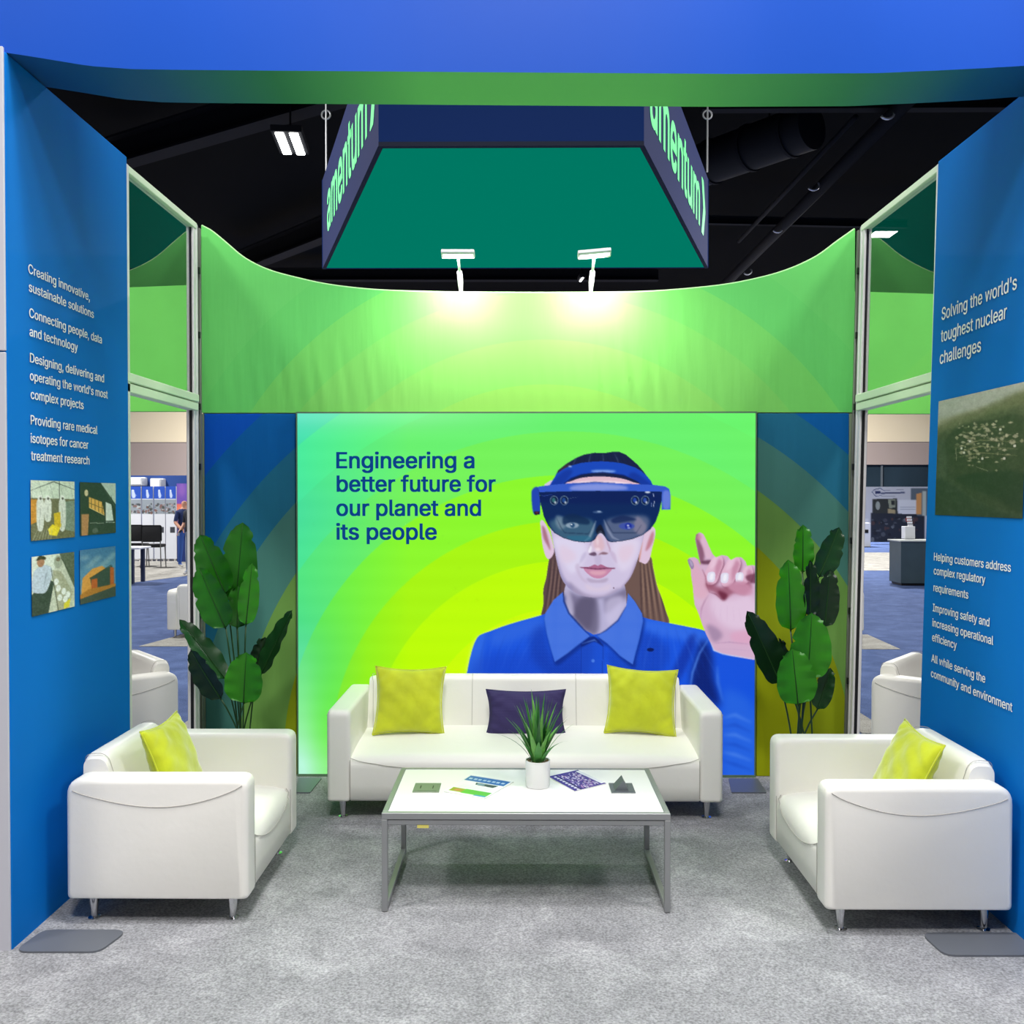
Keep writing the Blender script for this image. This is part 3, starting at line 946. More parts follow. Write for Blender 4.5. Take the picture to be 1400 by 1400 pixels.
def portrait():
    p = Print(406, 564, 1034, 1063, 2, (120, 240, 90))
    R = np.hypot(p.X - 775, p.Y - 1037)
    rad = [205, 270, 325, 388, 448, 508, 565]
    cols = [(204, 255, 0), (190, 255, 0), (170, 248, 14), (142, 250, 44), (118, 244, 90), (106, 244, 112), (104, 250, 118), (96, 238, 136)]
    bg = np.empty_like(p.a); bg[:] = cols[0]
    for r, c in zip(rad, cols[1:]): bg[R > r] = c
    # the print itself runs from lime at the right to mint and teal at the left
    tt = np.clip((560 - p.X) / 160, 0, 1)[..., None]
    bg = bg * (1 - tt) + (bg * np.array([.62, .93, 1.0]) + np.array([8, 4, 42])) * tt
    u = np.clip((R - 380) / 120, 0, 1)[..., None] * np.clip((p.X - 860) / 170, 0, 1)[..., None]
    bg = bg * (1 - .5 * u) + np.array((112, 244, 100)) * .5 * u
    cyc = (np.exp(-((p.Y - 900) / 70) ** 2) + .7 * np.exp(-((p.Y - 700) / 40) ** 2))[..., None] * np.clip((500 - p.X) / 90, 0, 1)[..., None]
    bg = bg * (1 - .35 * cyc) + np.array((66, 206, 168)) * .35 * cyc
    # painted light: edge lamp glow left and below, arm lamp light along the top
    eb = np.exp(-((p.X - 406) / 26) ** 2) * np.clip((p.Y - 850) / 190, 0, 1) + .55 * np.exp(-((p.Y - 1063) / 40) ** 2) + .5 * np.exp(-((p.Y - 564) / 22) ** 2) * np.clip((760 - p.X) / 200, 0, 1)
    p.a = (bg + (255 - bg) * np.clip(.55 * eb, 0, .8)[..., None] * np.array([.7, .9, 1.0])).astype(np.float32)
    p.a += (np.sin(p.Y * .235) * 1.2)[..., None]
    # ---------- W1 crop coordinates
    W1 = lambda: p.frame(3.0435, 600, 580)
    W2 = lambda: p.frame(5.6, 700, 610)
    W1()
    halo = (216, 255, 120)
    body = [(112, 1110), (122, 1020), (136, 958), (150, 915), (170, 884), (215, 866), (262, 848), (330, 826), (430, 798), (520, 770), (780, 770), (860, 808), (960, 830),
            (1040, 846), (1108, 862), (1140, 890), (1164, 936), (1215, 958), (1330, 972), (1330, 1500), (100, 1500)]
    hairL = [(430, 808), (438, 750), (438, 690), (450, 640), (458, 585), (470, 530), (500, 520), (545, 640), (550, 720), (520, 760), (480, 790)]
    hairR = [(768, 700), (764, 660), (790, 610), (835, 540), (885, 552), (897, 600), (912, 670), (934, 730), (950, 780), (963, 830), (915, 826), (860, 812), (800, 800), (770, 760)]
    for P_ in (body, hairL, hairR):
        c = np.mean(P_, 0); p.poly([tuple(c + (np.array(q) - c) * 1.02) for q in P_], halo, .5, blur=4, smooth=False)
    p.poly(hairL, (92, 70, 72)); p.poly(hairR, (110, 86, 80))
    p.clip = p.mask(hairL)
    for k in range(7): p.line([(470 + k * 9, 560), (462 + k * 8, 660), (440 + k * 10, 800)], 6, (150, 122, 112) if k % 2 else (50, 38, 46), .6, blur=3)
    p.clip = p.mask(hairR)
    for k in range(10): p.line([(842 + k * 7, 570), (846 + k * 10, 690), (850 + k * 13, 830)], 7, (164, 134, 114) if k % 2 else (58, 42, 46), .6, blur=3)
    p.clip = None
    # shirt
    p.poly(body, (20, 82, 222))
    p.clip = p.mask(body)
    p.poly([(100, 1030), (160, 880), (200, 870), (186, 960), (180, 1100)], (52, 112, 232), .7, blur=18)
    p.poly([(230, 860), (420, 800), (440, 860), (330, 900), (230, 930)], (54, 108, 226), .6, blur=30)
    p.poly([(860, 815), (1110, 860), (1120, 920), (1010, 900), (880, 870)], (60, 118, 236), .6, blur=24)
    p.poly([(120, 1040), (300, 960), (600, 1010), (600, 1500), (120, 1500)], (14, 58, 186), .5, blur=40)
    p.poly([(440, 840), (470, 980), (500, 1000), (640, 900), (600, 1100), (420, 1020), (380, 900)], (10, 48, 160), .55, blur=26)
    p.poly([(855, 870), (815, 1000), (700, 940), (760, 1080), (920, 1060), (960, 940)], (12, 52, 168), .55, blur=26)
    p.poly([(1060, 1030), (1100, 900), (1140, 960), (1150, 1060), (1180, 1180), (1120, 1150), (1060, 1100)], (4, 22, 96), .85, blur=26)
    p.poly([(960, 1080), (1040, 900), (1075, 880), (1060, 960), (1000, 1080)], (10, 40, 150), .7, blur=16)
    p.line([(1130, 895), (1090, 960), (1062, 1040), (1050, 1120)], 8, (96, 150, 244), .7, blur=5)
    p.line([(1165, 1010), (1168, 1080), (1190, 1160)], 14, (74, 130, 236), .6, blur=8)
    p.poly([(1190, 1150), (1240, 1120), (1320, 1200), (1320, 1500), (1200, 1500)], (40, 104, 226), .7, blur=30)
    for k in range(6): p.line([(1190, 1230 + k * 36), (1240, 1216 + k * 42), (1310, 1250 + k * 40)], 12, (12, 60, 180) if k % 2 else (110, 160, 246), .5, blur=10)
    for k in range(9): p.line([(900 + k * 18, 850), (870 + k * 30, 950), (850 + k * 40, 1060)], 5, (14, 56, 170) if k % 2 else (70, 124, 236), .3, blur=5)
    for k in range(7): p.line([(170 + k * 30, 1040), (180 + k * 36, 950), (200 + k * 40, 880)], 5, (66, 118, 232) if k % 2 else (12, 54, 170), .25, blur=5)
    # woven dots
    wx, wy = (p.X - 600) * 3.0435, (p.Y - 580) * 3.0435
    p.put(((np.sin(wx * .62) * np.sin(wy * .62)) > .15).astype(np.float32) * np.clip(1.2 - np.abs(wx - 640) / 700, 0, 1).astype(np.float32), (84, 134, 238), .22)
    p.poly([(590, 900), (700, 900), (690, 1100), (596, 1100)], (26, 74, 196), .5, smooth=False)
    p.line([(596, 905), (596, 1100)], 4, (8, 36, 130), .8); p.line([(688, 905), (684, 1100)], 4, (8, 36, 130), .8)
    p.ell(886, 943, 15, 8, (6, 26, 96)); p.ell(646, 990, 7, 7, (90, 140, 236), .7)
    p.clip = None
    # sleeve cuff line
    p.line([(1128, 880), (1150, 945), (1215, 962), (1330, 978)], 6, (150, 190, 250), .8, blur=2)
    # neck
    neck = [(540, 640), (526, 690), (524, 720), (522, 752), (560, 815), (610, 860), (648, 880), (690, 872), (740, 830), (776, 786), (786, 760), (784, 700), (770, 640)]
    p.poly(neck, (184, 178, 214), smooth=False); p.clip = p.mask(neck, smooth=False)
    p.poly([(520, 690), (600, 720), (700, 722), (790, 680), (790, 720), (740, 760), (700, 790), (690, 720), (660, 715), (640, 840), (610, 850), (520, 740)], (104, 96, 128), .75, blur=14)
    p.poly([(600, 720), (660, 730), (670, 850), (640, 880), (560, 800)], (84, 78, 106), .7, blur=16)
    p.poly([(520, 690), (548, 700), (566, 790), (540, 790)], (206, 200, 230), .6, blur=10)
    p.poly([(700, 740), (770, 720), (760, 790), (710, 840)], (204, 196, 228), .7, blur=12)
    p.clip = None
    # ---------- head, W2 crop
    W2()
    earL = [(222, 582), (240, 568), (270, 610), (300, 680), (326, 780), (322, 830), (292, 866), (266, 850), (244, 780), (232, 700)]
    earR = [(1010, 640), (1066, 612), (1104, 636), (1102, 700), (1082, 780), (1064, 860), (1034, 902), (1000, 892), (980, 860)]
    for e_ in (earL, earR): p.poly(e_, (222, 196, 220))
    p.clip = p.mask(earL); p.poly([(236, 610), (262, 640), (290, 740), (300, 800), (276, 760), (246, 700)], (158, 96, 112), .8, blur=8); p.clip = None
    p.clip = p.mask(earR); p.poly([(1090, 650), (1060, 700), (1030, 800), (1060, 780), (1090, 720)], (186, 116, 130), .8, blur=8)
    p.poly([(985, 880), (1000, 800), (1010, 700), (990, 700), (970, 850)], (210, 150, 140), .8, blur=6); p.clip = None
    face = [(290, 520), (300, 640), (318, 730), (336, 820), (352, 900), (376, 990), (404, 1048), (456, 1104), (520, 1142), (590, 1160), (660, 1164), (730, 1152), (800, 1120),
            (862, 1074), (914, 1010), (950, 930), (976, 850), (1000, 760), (1024, 660), (1040, 520), (1040, 260), (300, 260)]
    p.poly(face, (208, 196, 226)); p.clip = p.mask(face)
    p.poly([(296, 640), (330, 800), (380, 1000), (460, 1110), (420, 1110), (300, 900), (270, 700)], (146, 140, 186), .8, blur=26)
    p.poly([(1040, 620), (985, 860), (940, 980), (860, 1090), (900, 1120), (1060, 900)], (160, 146, 186), .8, blur=22)
    p.poly([(330, 700), (560, 740), (560, 880), (470, 980), (400, 900), (350, 800)], (226, 220, 244), .7, blur=30)
    p.poly([(780, 740), (980, 720), (930, 900), (850, 960), (790, 860)], (228, 218, 240), .7, blur=30)
    p.poly([(440, 1040), (560, 1130), (700, 1150), (830, 1090), (760, 1190), (520, 1190)], (150, 138, 172), .75, blur=20)
    p.poly([(570, 1060), (660, 1090), (760, 1060), (740, 1110), (600, 1110)], (222, 204, 222), .6, blur=16)
    p.poly([(490, 930), (520, 900), (530, 980), (590, 1050), (540, 1030)], (196, 178, 206), .6, blur=10)
    # nose
    p.poly([(640, 690), (700, 690), (752, 760), (760, 800), (744, 826), (700, 826), (672, 840), (640, 832), (606, 828), (584, 806), (596, 756)], (214, 196, 222), .9, blur=5)
    p.poly([(640, 690), (690, 690), (716, 760), (700, 800), (660, 800), (630, 760)], (226, 170, 168), .45, blur=12)
    p.poly([(586, 800), (600, 760), (618, 780), (606, 822)], (240, 238, 250), .8, blur=4)
    p.poly([(596, 826), (640, 812), (656, 836), (640, 842), (610, 838)], (86, 60, 86), .85, blur=4)
    p.poly([(664, 838), (700, 812), (744, 822), (720, 832), (690, 830)], (116, 76, 88), .75, blur=4)
    p.poly([(640, 842), (690, 842), (684, 912), (650, 912)], (190, 176, 208), .6, blur=8)
    p.line([(628, 700), (612, 740), (596, 776), (586, 806)], 10, (170, 152, 188), .55, blur=5)
    p.line([(726, 700), (742, 750), (758, 790), (756, 812)], 12, (176, 140, 168), .6, blur=6)
    p.ell(664, 792, 20, 14, (244, 226, 236), .7, blur=8); p.ell(662, 730, 9, 34, (240, 222, 232), .6, blur=8)
    p.poly([(760, 800), (800, 830), (812, 900), (790, 880), (762, 830)], (190, 166, 198), .5, blur=10)
    p.poly([(570, 810), (540, 840), (522, 900), (540, 890), (574, 840)], (184, 172, 206), .55, blur=10)
    p.poly([(380, 760), (470, 800), (500, 860), (420, 900), (370, 850)], (226, 196, 214), .45, blur=26)
    p.poly([(840, 770), (940, 760), (920, 850), (860, 890), (820, 840)], (228, 194, 210), .45, blur=26)
    p.poly([(340, 850), (400, 1000), (470, 1090), (440, 1100), (370, 1000)], (126, 120, 164), .5, blur=18)
    p.poly([(960, 880), (900, 1020), (820, 1110), (850, 1110), (930, 1020), (980, 900)], (140, 122, 160), .5, blur=16)
    # mouth
    p.poly([(524, 930), (560, 928), (604, 924), (640, 908), (664, 918), (690, 908), (730, 926), (770, 934), (802, 938), (740, 950), (664, 952), (590, 946)], (172, 104, 140))
    p.poly([(560, 940), (664, 948), (770, 940), (740, 984), (700, 1010), (664, 1016), (626, 1008), (590, 982)], (200, 136, 170))
    p.poly([(600, 962), (664, 958), (730, 960), (700, 988), (630, 988)], (228, 176, 190), .7, blur=8)
    p.line([(526, 931), (600, 938), (664, 944), (730, 938), (802, 938)], 7, (84, 34, 66), .9, blur=2)
    p.poly([(580, 1014), (664, 1028), (740, 1012), (720, 1046), (610, 1048)], (168, 150, 178), .6, blur=10)
    p.ell(787, 1090, 5, 5, (90, 60, 80)); p.clip = None
    # hair crown, band
    crown = [(300, 300), (330, 240), (360, 180), (420, 132), (500, 84), (560, 60), (640, 46), (720, 48), (770, 40), (830, 40), (880, 62), (930, 104), (970, 140), (1010, 186), (1050, 240), (1086, 300)]
    p.poly(crown, (20, 32, 70), smooth=False); p.clip = p.mask(crown, smooth=False)
    for k in range(12): p.line([(470 + k * 40, 150), (490 + k * 36, 100), (520 + k * 30, 50)], 5, (110, 130, 160) if k % 3 == 0 else (12, 22, 52), .6, blur=3)
    p.poly([(330, 240), (400, 150), (450, 130), (400, 200)], (70, 50, 60), .8, blur=8); p.clip = None
    p.poly([(430, 292), (470, 262), (540, 240), (640, 230), (740, 232), (850, 246), (930, 272), (960, 296)], (226, 188, 204))
    p.poly([(500, 272), (640, 262), (820, 268), (900, 290), (480, 294)], (246, 226, 236), .8, blur=5)
    band = [(292, 300), (318, 256), (350, 206), (400, 172), (450, 148), (540, 124), (640, 114), (700, 113), (780, 118), (860, 130), (950, 160), (1000, 190), (1040, 226), (1070, 262), (1088, 300),
            (1010, 300), (980, 278), (930, 250), (860, 226), (780, 210), (700, 203), (600, 206), (530, 220), (470, 246), (400, 294)]
    p.poly(band, (22, 72, 188), smooth=False); p.clip = p.mask(band, smooth=False)
    p.poly([(300, 300), (400, 190), (470, 190), (380, 300)], (14, 50, 150), .7, blur=14); p.poly([(950, 200), (1080, 300), (1000, 300), (900, 230)], (14, 48, 146), .7, blur=14)
    p.poly([(610, 186), (690, 178), (800, 186), (760, 200), (650, 200)], (140, 178, 244), .9, blur=8)
    p.line([(390, 296), (460, 248), (540, 218), (700, 202), (860, 224), (980, 276)], 16, (6, 22, 84), .8, blur=6); p.clip = None
    p.ell(450, 152, 14, 6, (200, 220, 250), .8, blur=3)
    # visor frame
    p.poly([(156, 336), (186, 318), (215, 306), (330, 292), (450, 282), (650, 274), (850, 284), (1000, 290), (1090, 294), (1180, 306), (1212, 326), (1222, 380), (1222, 484), (1154, 486), (1150, 350),
            (215, 352), (222, 520), (176, 524), (162, 470)], (52, 92, 202), smooth=False)
    p.poly([(480, 300), (660, 284), (860, 300), (860, 332), (480, 336)], (150, 162, 230), .8, blur=14)
    p.poly([(156, 340), (206, 320), (214, 500), (176, 520), (160, 470)], (30, 66, 176), .9, blur=5)
    p.poly([(1165, 350), (1215, 350), (1215, 470), (1165, 470)], (120, 140, 226), .7, blur=10)
    p.line([(208, 330), (222, 420), (218, 516)], 5, (10, 26, 90)); p.poly([(172, 500), (218, 498), (216, 524), (180, 526)], (40, 20, 40), smooth=False); p.ell(196, 508, 10, 5, (150, 60, 70), .8, blur=2)
    p.line([(470, 288), (640, 272), (800, 280)], 6, (14, 30, 96), .7, blur=3)
    # lens
    lens = [(214, 350), (400, 344), (660, 340), (900, 342), (1156, 346), (1152, 420), (1136, 500), (1108, 580), (1068, 636), (1010, 680), (930, 712), (850, 728), (770, 736), (742, 728), (722, 700), (700, 672),
            (684, 664), (664, 678), (642, 716), (614, 734), (560, 738), (480, 728), (400, 704), (330, 664), (284, 610), (250, 540), (228, 450)]
    p.poly(lens, (8, 40, 92), smooth=False); p.clip = p.mask(lens, smooth=False)
    p.poly([(214, 350), (1156, 346), (1150, 430), (228, 430)], (6, 26, 88), .6, blur=20)
    p.poly([(330, 560), (600, 560), (640, 640), (600, 740), (400, 720), (300, 620)], (66, 104, 128), .85, blur=22)
    p.poly([(740, 560), (1010, 530), (1060, 600), (980, 700), (780, 740), (720, 660)], (96, 108, 140), .85, blur=22)
    p.poly([(350, 530), (430, 560), (430, 600), (380, 640), (340, 590)], (128, 150, 166), .7, blur=14)
    p.poly([(960, 540), (1000, 560), (1040, 620), (1000, 680), (940, 640)], (150, 140, 160), .6, blur=14)
    p.poly([(400, 540), (480, 520), (590, 560), (590, 600), (470, 590), (400, 600)], (12, 40, 78), .8, blur=10)
    p.poly([(770, 560), (860, 530), (960, 560), (900, 575), (790, 590)], (16, 36, 84), .8, blur=10)
    p.ell(468, 606, 50, 22, (160, 178, 196), .8, blur=6); p.ell(470, 606, 18, 18, (30, 70, 110), .9, blur=3); p.ell(462, 600, 5, 5, (230, 240, 250))
    p.ell(886, 612, 60, 26, (60, 80, 170), .9, blur=6); p.ell(898, 612, 26, 24, (20, 40, 150), .9, blur=3); p.ell(896, 608, 9, 6, (240, 244, 255), 1, blur=2); p.ell(902, 626, 12, 5, (210, 220, 255), .9, blur=2)
    p.line([(345, 545), (380, 620), (410, 664), (590, 672), (620, 640), (650, 560)], 5, (12, 30, 60), .7, blur=2)
    p.line([(1000, 600), (960, 664), (780, 664), (740, 600), (716, 556)], 5, (14, 30, 62), .7, blur=2)
    p.line([(650, 570), (626, 640), (600, 700), (560, 730)], 20, (180, 196, 214), .45, blur=6); p.line([(640, 590), (612, 660)], 6, (230, 240, 250), .6, blur=2)
    p.line([(710, 560), (740, 640), (780, 700), (830, 722)], 18, (170, 180, 206), .45, blur=6)
    p.poly([(650, 640), (684, 600), (712, 650), (720, 700), (690, 668), (664, 680)], (20, 26, 44), .9, blur=3)
    p.line([(640, 690), (686, 650), (724, 700)], 6, (150, 166, 180), .7, blur=2)
    p.line(lens[8:15], 6, (4, 18, 40)); p.line(lens[17:], 6, (4, 18, 40)); p.poly([(430, 690), (590, 690), (600, 726), (480, 722)], (40, 110, 140), .6, blur=6)
    for cx, c1 in ((328, (60, 130, 130)), (406, (36, 86, 160)), (950, (40, 80, 190)), (1028, (50, 90, 190))):
        p.ell(cx, 414, 32, 36, (96, 124, 150)); p.ell(cx, 414, 26, 31, (4, 20, 60)); p.ell(cx - 3, 412, 15, 20, c1, .8, blur=3); p.ell(cx + 9, 430, 7, 10, (236, 244, 250), .9, blur=2)
    p.ell(1046, 350, 22, 8, (230, 238, 250), .9, blur=3); p.line([(1088, 360), (1094, 386)], 12, (200, 214, 250)); p.line([(1098, 420), (1090, 466)], 10, (220, 228, 250)); p.line([(1078, 430), (1072, 466)], 7, (180, 196, 250))
    p.line([(430, 400), (510, 388)], 5, (120, 140, 160), .8); p.ell(664, 504, 40, 8, (70, 96, 140), .9, blur=3); p.ell(674, 500, 16, 5, (190, 210, 236), .9, blur=2)
    p.line([(226, 374), (250, 380), (320, 366)], 5, (60, 90, 180), .8)
    p.clip = None
    # collar, W1
    W1()
    cl = [(520, 700), (480, 735), (446, 790), (440, 812), (452, 880), (468, 940), (486, 996), (540, 960), (590, 920), (634, 886), (590, 840), (545, 790), (524, 740)]
    cr = [(792, 706), (820, 740), (850, 790), (856, 822), (840, 900), (824, 960), (812, 1006), (760, 972), (706, 920), (660, 884), (700, 862), (750, 820), (784, 760)]
    for c_, sh in ((cl, 1), (cr, -1)):
        p.poly([(x + 6, y + 14) for x, y in c_], (6, 30, 110), .6, blur=10)
        p.poly(c_, (62, 110, 222), smooth=False); p.clip = p.mask(c_, smooth=False)
        p.put(((np.sin(wx * .7) * np.sin(wy * .7)) > .1).astype(np.float32), (120, 158, 240), .3)
        p.line(c_[6:10], 5, (16, 56, 160), .8, blur=2); p.line(c_[2:7], 5, (30, 80, 190), .8, blur=2); p.clip = None
    p.line(cl[9:] + cl[:1], 7, (20, 44, 120), .8, blur=2); p.line(cr[9:], 6, (20, 44, 120), .7, blur=2)
    p.poly([(604, 912), (640, 888), (664, 896), (690, 930), (650, 910), (600, 930)], (10, 36, 120), .9, blur=3); p.line([(600, 918), (652, 902), (664, 912)], 5, (120, 160, 240), .7, blur=2)
    # ---------- hand, W3
    p.frame(6.36, 880, 700)
    hand = [(392, 420), (410, 400), (450, 394), (484, 412), (508, 470), (470, 300), (458, 236), (466, 196), (496, 176), (528, 190), (552, 236), (584, 310), (612, 370), (640, 396), (690, 376), (740, 384),
            (770, 420), (816, 394), (862, 396), (896, 430), (912, 470), (960, 462), (1010, 480), (1010, 1300), (940, 1290), (860, 1276), (760, 1258), (680, 1236), (625, 1214), (596, 1150), (556, 1070), (520, 980), (490, 890),
            (455, 810), (446, 740), (440, 660), (424, 560), (420, 500), (404, 460)]
    p.poly(hand, (212, 176, 204), smooth=False); p.clip = p.mask(hand, smooth=False)
    p.poly([(600, 740), (760, 760), (960, 740), (960, 1000), (760, 1020), (620, 900)], (228, 204, 228), .8, blur=50)
    p.poly([(440, 640), (540, 700), (580, 740), (520, 830), (460, 800)], (220, 186, 208), .7, blur=26)
    p.poly([(424, 420), (540, 560), (576, 700), (520, 760), (440, 700)], (222, 172, 192), .7, blur=20)
    p.poly([(458, 196), (480, 180), (500, 260), (540, 330), (530, 440), (500, 440), (470, 300)], (128, 78, 104), .85, blur=14)
    p.poly([(506, 200), (540, 210), (604, 370), (560, 400), (520, 300)], (224, 184, 206), .8, blur=12); p.ell(492, 220, 22, 26, (206, 140, 156), .7, blur=8)
    p.poly([(516, 430), (600, 420), (600, 452), (530, 456)], (92, 48, 72), .8, blur=8)
    # curled fingers
    for cx, x0, x1, y0, y1, nx in ((0, 536, 700, 380, 640, (600, 566)), (0, 676, 850, 390, 655, (716, 574)), (0, 816, 960, 466, 640, (846, 570))):
        f_ = [(x0 + 70, y0 + 30), (x0 + 110, y0 + 4), (x1 - 10, y0 + 10), (x1 + 4, y0 + 70), (x1 - 24, y0 + 150), (x0 + 110, y1 - 30), (x0 + 60, y1), (x0 + 20, y1 - 14), (x0 + 4, y1 - 80), (x0 + 20, y0 + 120)]
        p.poly([(a + 10, b + 16) for a, b in f_], (128, 66, 92), .7, blur=14)
        p.poly(f_, (224, 180, 204)); p.poly([(x1 - 60, y0 + 40), (x1 - 4, y0 + 60), (x1 - 40, y0 + 170), (x0 + 100, y1 - 50)], (184, 118, 148), .6, blur=16)
        p.poly([(x0 + 80, y0 + 20), (x1 - 40, y0 + 16), (x1 - 60, y0 + 80), (x0 + 50, y0 + 120)], (236, 204, 224), .7, blur=16)
        a, b = nx
        p.poly([(a - 34, b - 20), (a - 10, b - 42), (a + 28, b - 38), (a + 34, b), (a + 20, b + 44), (a - 30, b + 40)], (224, 220, 240)); p.poly([(a - 6, b - 24), (a + 18, b - 26), (a + 12, b + 24), (a - 14, b + 24)], (246, 244, 252), .8, blur=4)
    p.poly([(556, 620), (700, 660), (830, 620), (950, 640), (900, 720), (800, 710), (740, 750), (700, 770), (620, 700), (580, 690)], (150, 80, 104), .8, blur=22)
    p.poly([(660, 690), (740, 720), (720, 770), (690, 760)], (104, 36, 60), .85, blur=14)
    p.poly([(740, 650), (840, 600), (940, 650), (950, 720), (840, 720)], (206, 148, 176), .8, blur=18)
    p.line([(580, 700), (640, 720), (690, 764)], 7, (120, 54, 80), .8, blur=4); p.poly([(900, 560), (1000, 540), (1000, 620), (930, 610)], (110, 56, 80), .8, blur=10)
    p.line([(520, 500), (548, 560), (560, 640), (584, 700)], 8, (140, 74, 96), .8, blur=4)
    p.poly([(392, 418), (412, 410), (440, 440), (448, 480), (430, 500), (406, 462)], (150, 132, 168)); p.poly([(408, 420), (430, 436), (440, 470), (424, 470)], (190, 178, 206), .7, blur=4)
    for k in range(6): p.line([(584 - k * 8, 716 + k * 8), (540 - k * 6, 790 + k * 14), (500 + k * 2, 850 + k * 22)], 5, (176, 132, 164), .45, blur=3)
    p.poly([(560, 990), (640, 1010), (700, 1080), (640, 1140), (600, 1110)], (150, 124, 158), .7, blur=24); p.poly([(780, 1060), (950, 1040), (960, 1150), (800, 1140)], (226, 160, 192), .5, blur=26)
    p.line([(640, 1150), (760, 1140), (960, 1160)], 9, (176, 138, 176), .7, blur=4); p.line([(660, 1200), (780, 1200), (960, 1220)], 5, (184, 150, 188), .5, blur=3)
    for k in range(5): p.line([(640 + k * 50, 800 + k * 10), (620 + k * 60, 880 + k * 20), (640 + k * 50, 960)], 4, (196, 160, 196), .4, blur=3)
    p.clip = None
    p.line([(596, 1140), (625, 1212), (700, 1244), (800, 1262), (1000, 1290)], 8, (190, 214, 252), .9, blur=3)
    p.a = np.clip(p.a, 0, 255)
    return p


ld = empty('light_box_display', (0.04, YD, 0), label='large backlit display showing a woman in a mixed reality headset on lime rings', cat='display')
c = [at(406.5, 564.5, 1, YD), at(1033.5, 565.5, 1, YD), at(1030.5, 1062, 1, YD), at(408.5, 1062, 1, YD)]
xl, xr, zt0 = .5 * (c[0].x + c[3].x), .5 * (c[1].x + c[2].x), .5 * (c[0].z + c[1].z)
me = portrait().mesh([(xl, YD, zt0), (xr, YD, zt0), (xr, YD, .022), (xl, YD, .022)], 1.0)
link_mesh('backlit_graphic', me, M_glow, ld, world=True, smooth=False)
bm = bmesh.new()
for a, b, z0, z1 in ((xl - .008, xr + .008, zt0, zt0 + .01), (xl - .008, xr + .008, .006, .022), (xl - .008, xl, .022, zt0), (xr, xr + .008, .022, zt0)):
    bx(bm, a, b, YD - .004, YD + .09, z0, z1)
obj('frame', bm, mat('display_frame', (120, 150, 120), .4, .5), ld, world=True)
bm = bmesh.new(); bx(bm, xl, xr, YD + .004, YD + .085, .022, zt0); obj('box_body', bm, M_endcap, ld, world=True)
M_navy_ink = mat('navy_print', (2, 10, 40), .8, emit=(14, 66, 136), estr=.9, spec=0)
ls = []
for s_, xa, xb, yb in (("Engineering a", 460.5, 648, 640), ("better future for", 461, 677, 672), ("our planet and", 460.5, 657, 705), ("its people", 460.5, 596.5, 737.5)):
    A, B = at(xa, yb, 1, YD - .002), at(xb, yb, 1, YD - .002)
    ls.append((s_, A, (1, 0, 0), (0, 0, 1), B.x - A.x, .099))
lettering(ls, M_navy_ink, ld, bold=.018)

# ------------------------------------------------------------------ hanging sign
ZS = 5.0
q = [at(517, 198, 2, ZS), at(880, 199.5, 2, ZS), at(968, 368, 2, ZS), at(441, 366, 2, ZS)]
yn = (q[0].y + q[1].y) / 2; yf = (q[2].y + q[3].y) / 2
q = [Vector((q[0].x, yn, ZS)), Vector((q[1].x, yn, ZS)), Vector((q[2].x * yf / q[2].y, yf, ZS)), Vector((q[3].x * yf / q[3].y, yf, ZS))]
HS = 1.24
hs = empty('hanging_sign', ((q[0].x + q[1].x) / 2, yn, ZS), label='large navy hanging sign with green lettering and a teal underside above the booth', cat='sign')
M_teal = mat('teal_sign_fabric', (0, 84, 66), .9, emit=(0, 122, 98), estr=.86, spec=0)  # weak emission stands in for booth light reaching the underside
M_navy = mat('navy_sign_fabric', (40, 48, 86), .8, spec=.1, emit=(36, 44, 84), estr=.45, bump=.05)  # side faces get a faint added glow in place of booth light
M_navy2 = mat('navy_front_fabric', (16, 36, 80), .8, emit=(12, 34, 80), estr=.5, spec=.1)  # front face too: emission in place of light from the booth
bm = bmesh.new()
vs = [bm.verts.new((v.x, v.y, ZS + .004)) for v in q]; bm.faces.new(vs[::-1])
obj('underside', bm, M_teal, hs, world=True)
bm = bmesh.new()
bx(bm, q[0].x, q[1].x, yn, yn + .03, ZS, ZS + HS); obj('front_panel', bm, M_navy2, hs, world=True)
bm = bmesh.new(); bx(bm, q[3].x, q[2].x, yf - .03, yf, ZS, ZS + HS); obj('rear_panel', bm, M_navy2, hs, world=True)
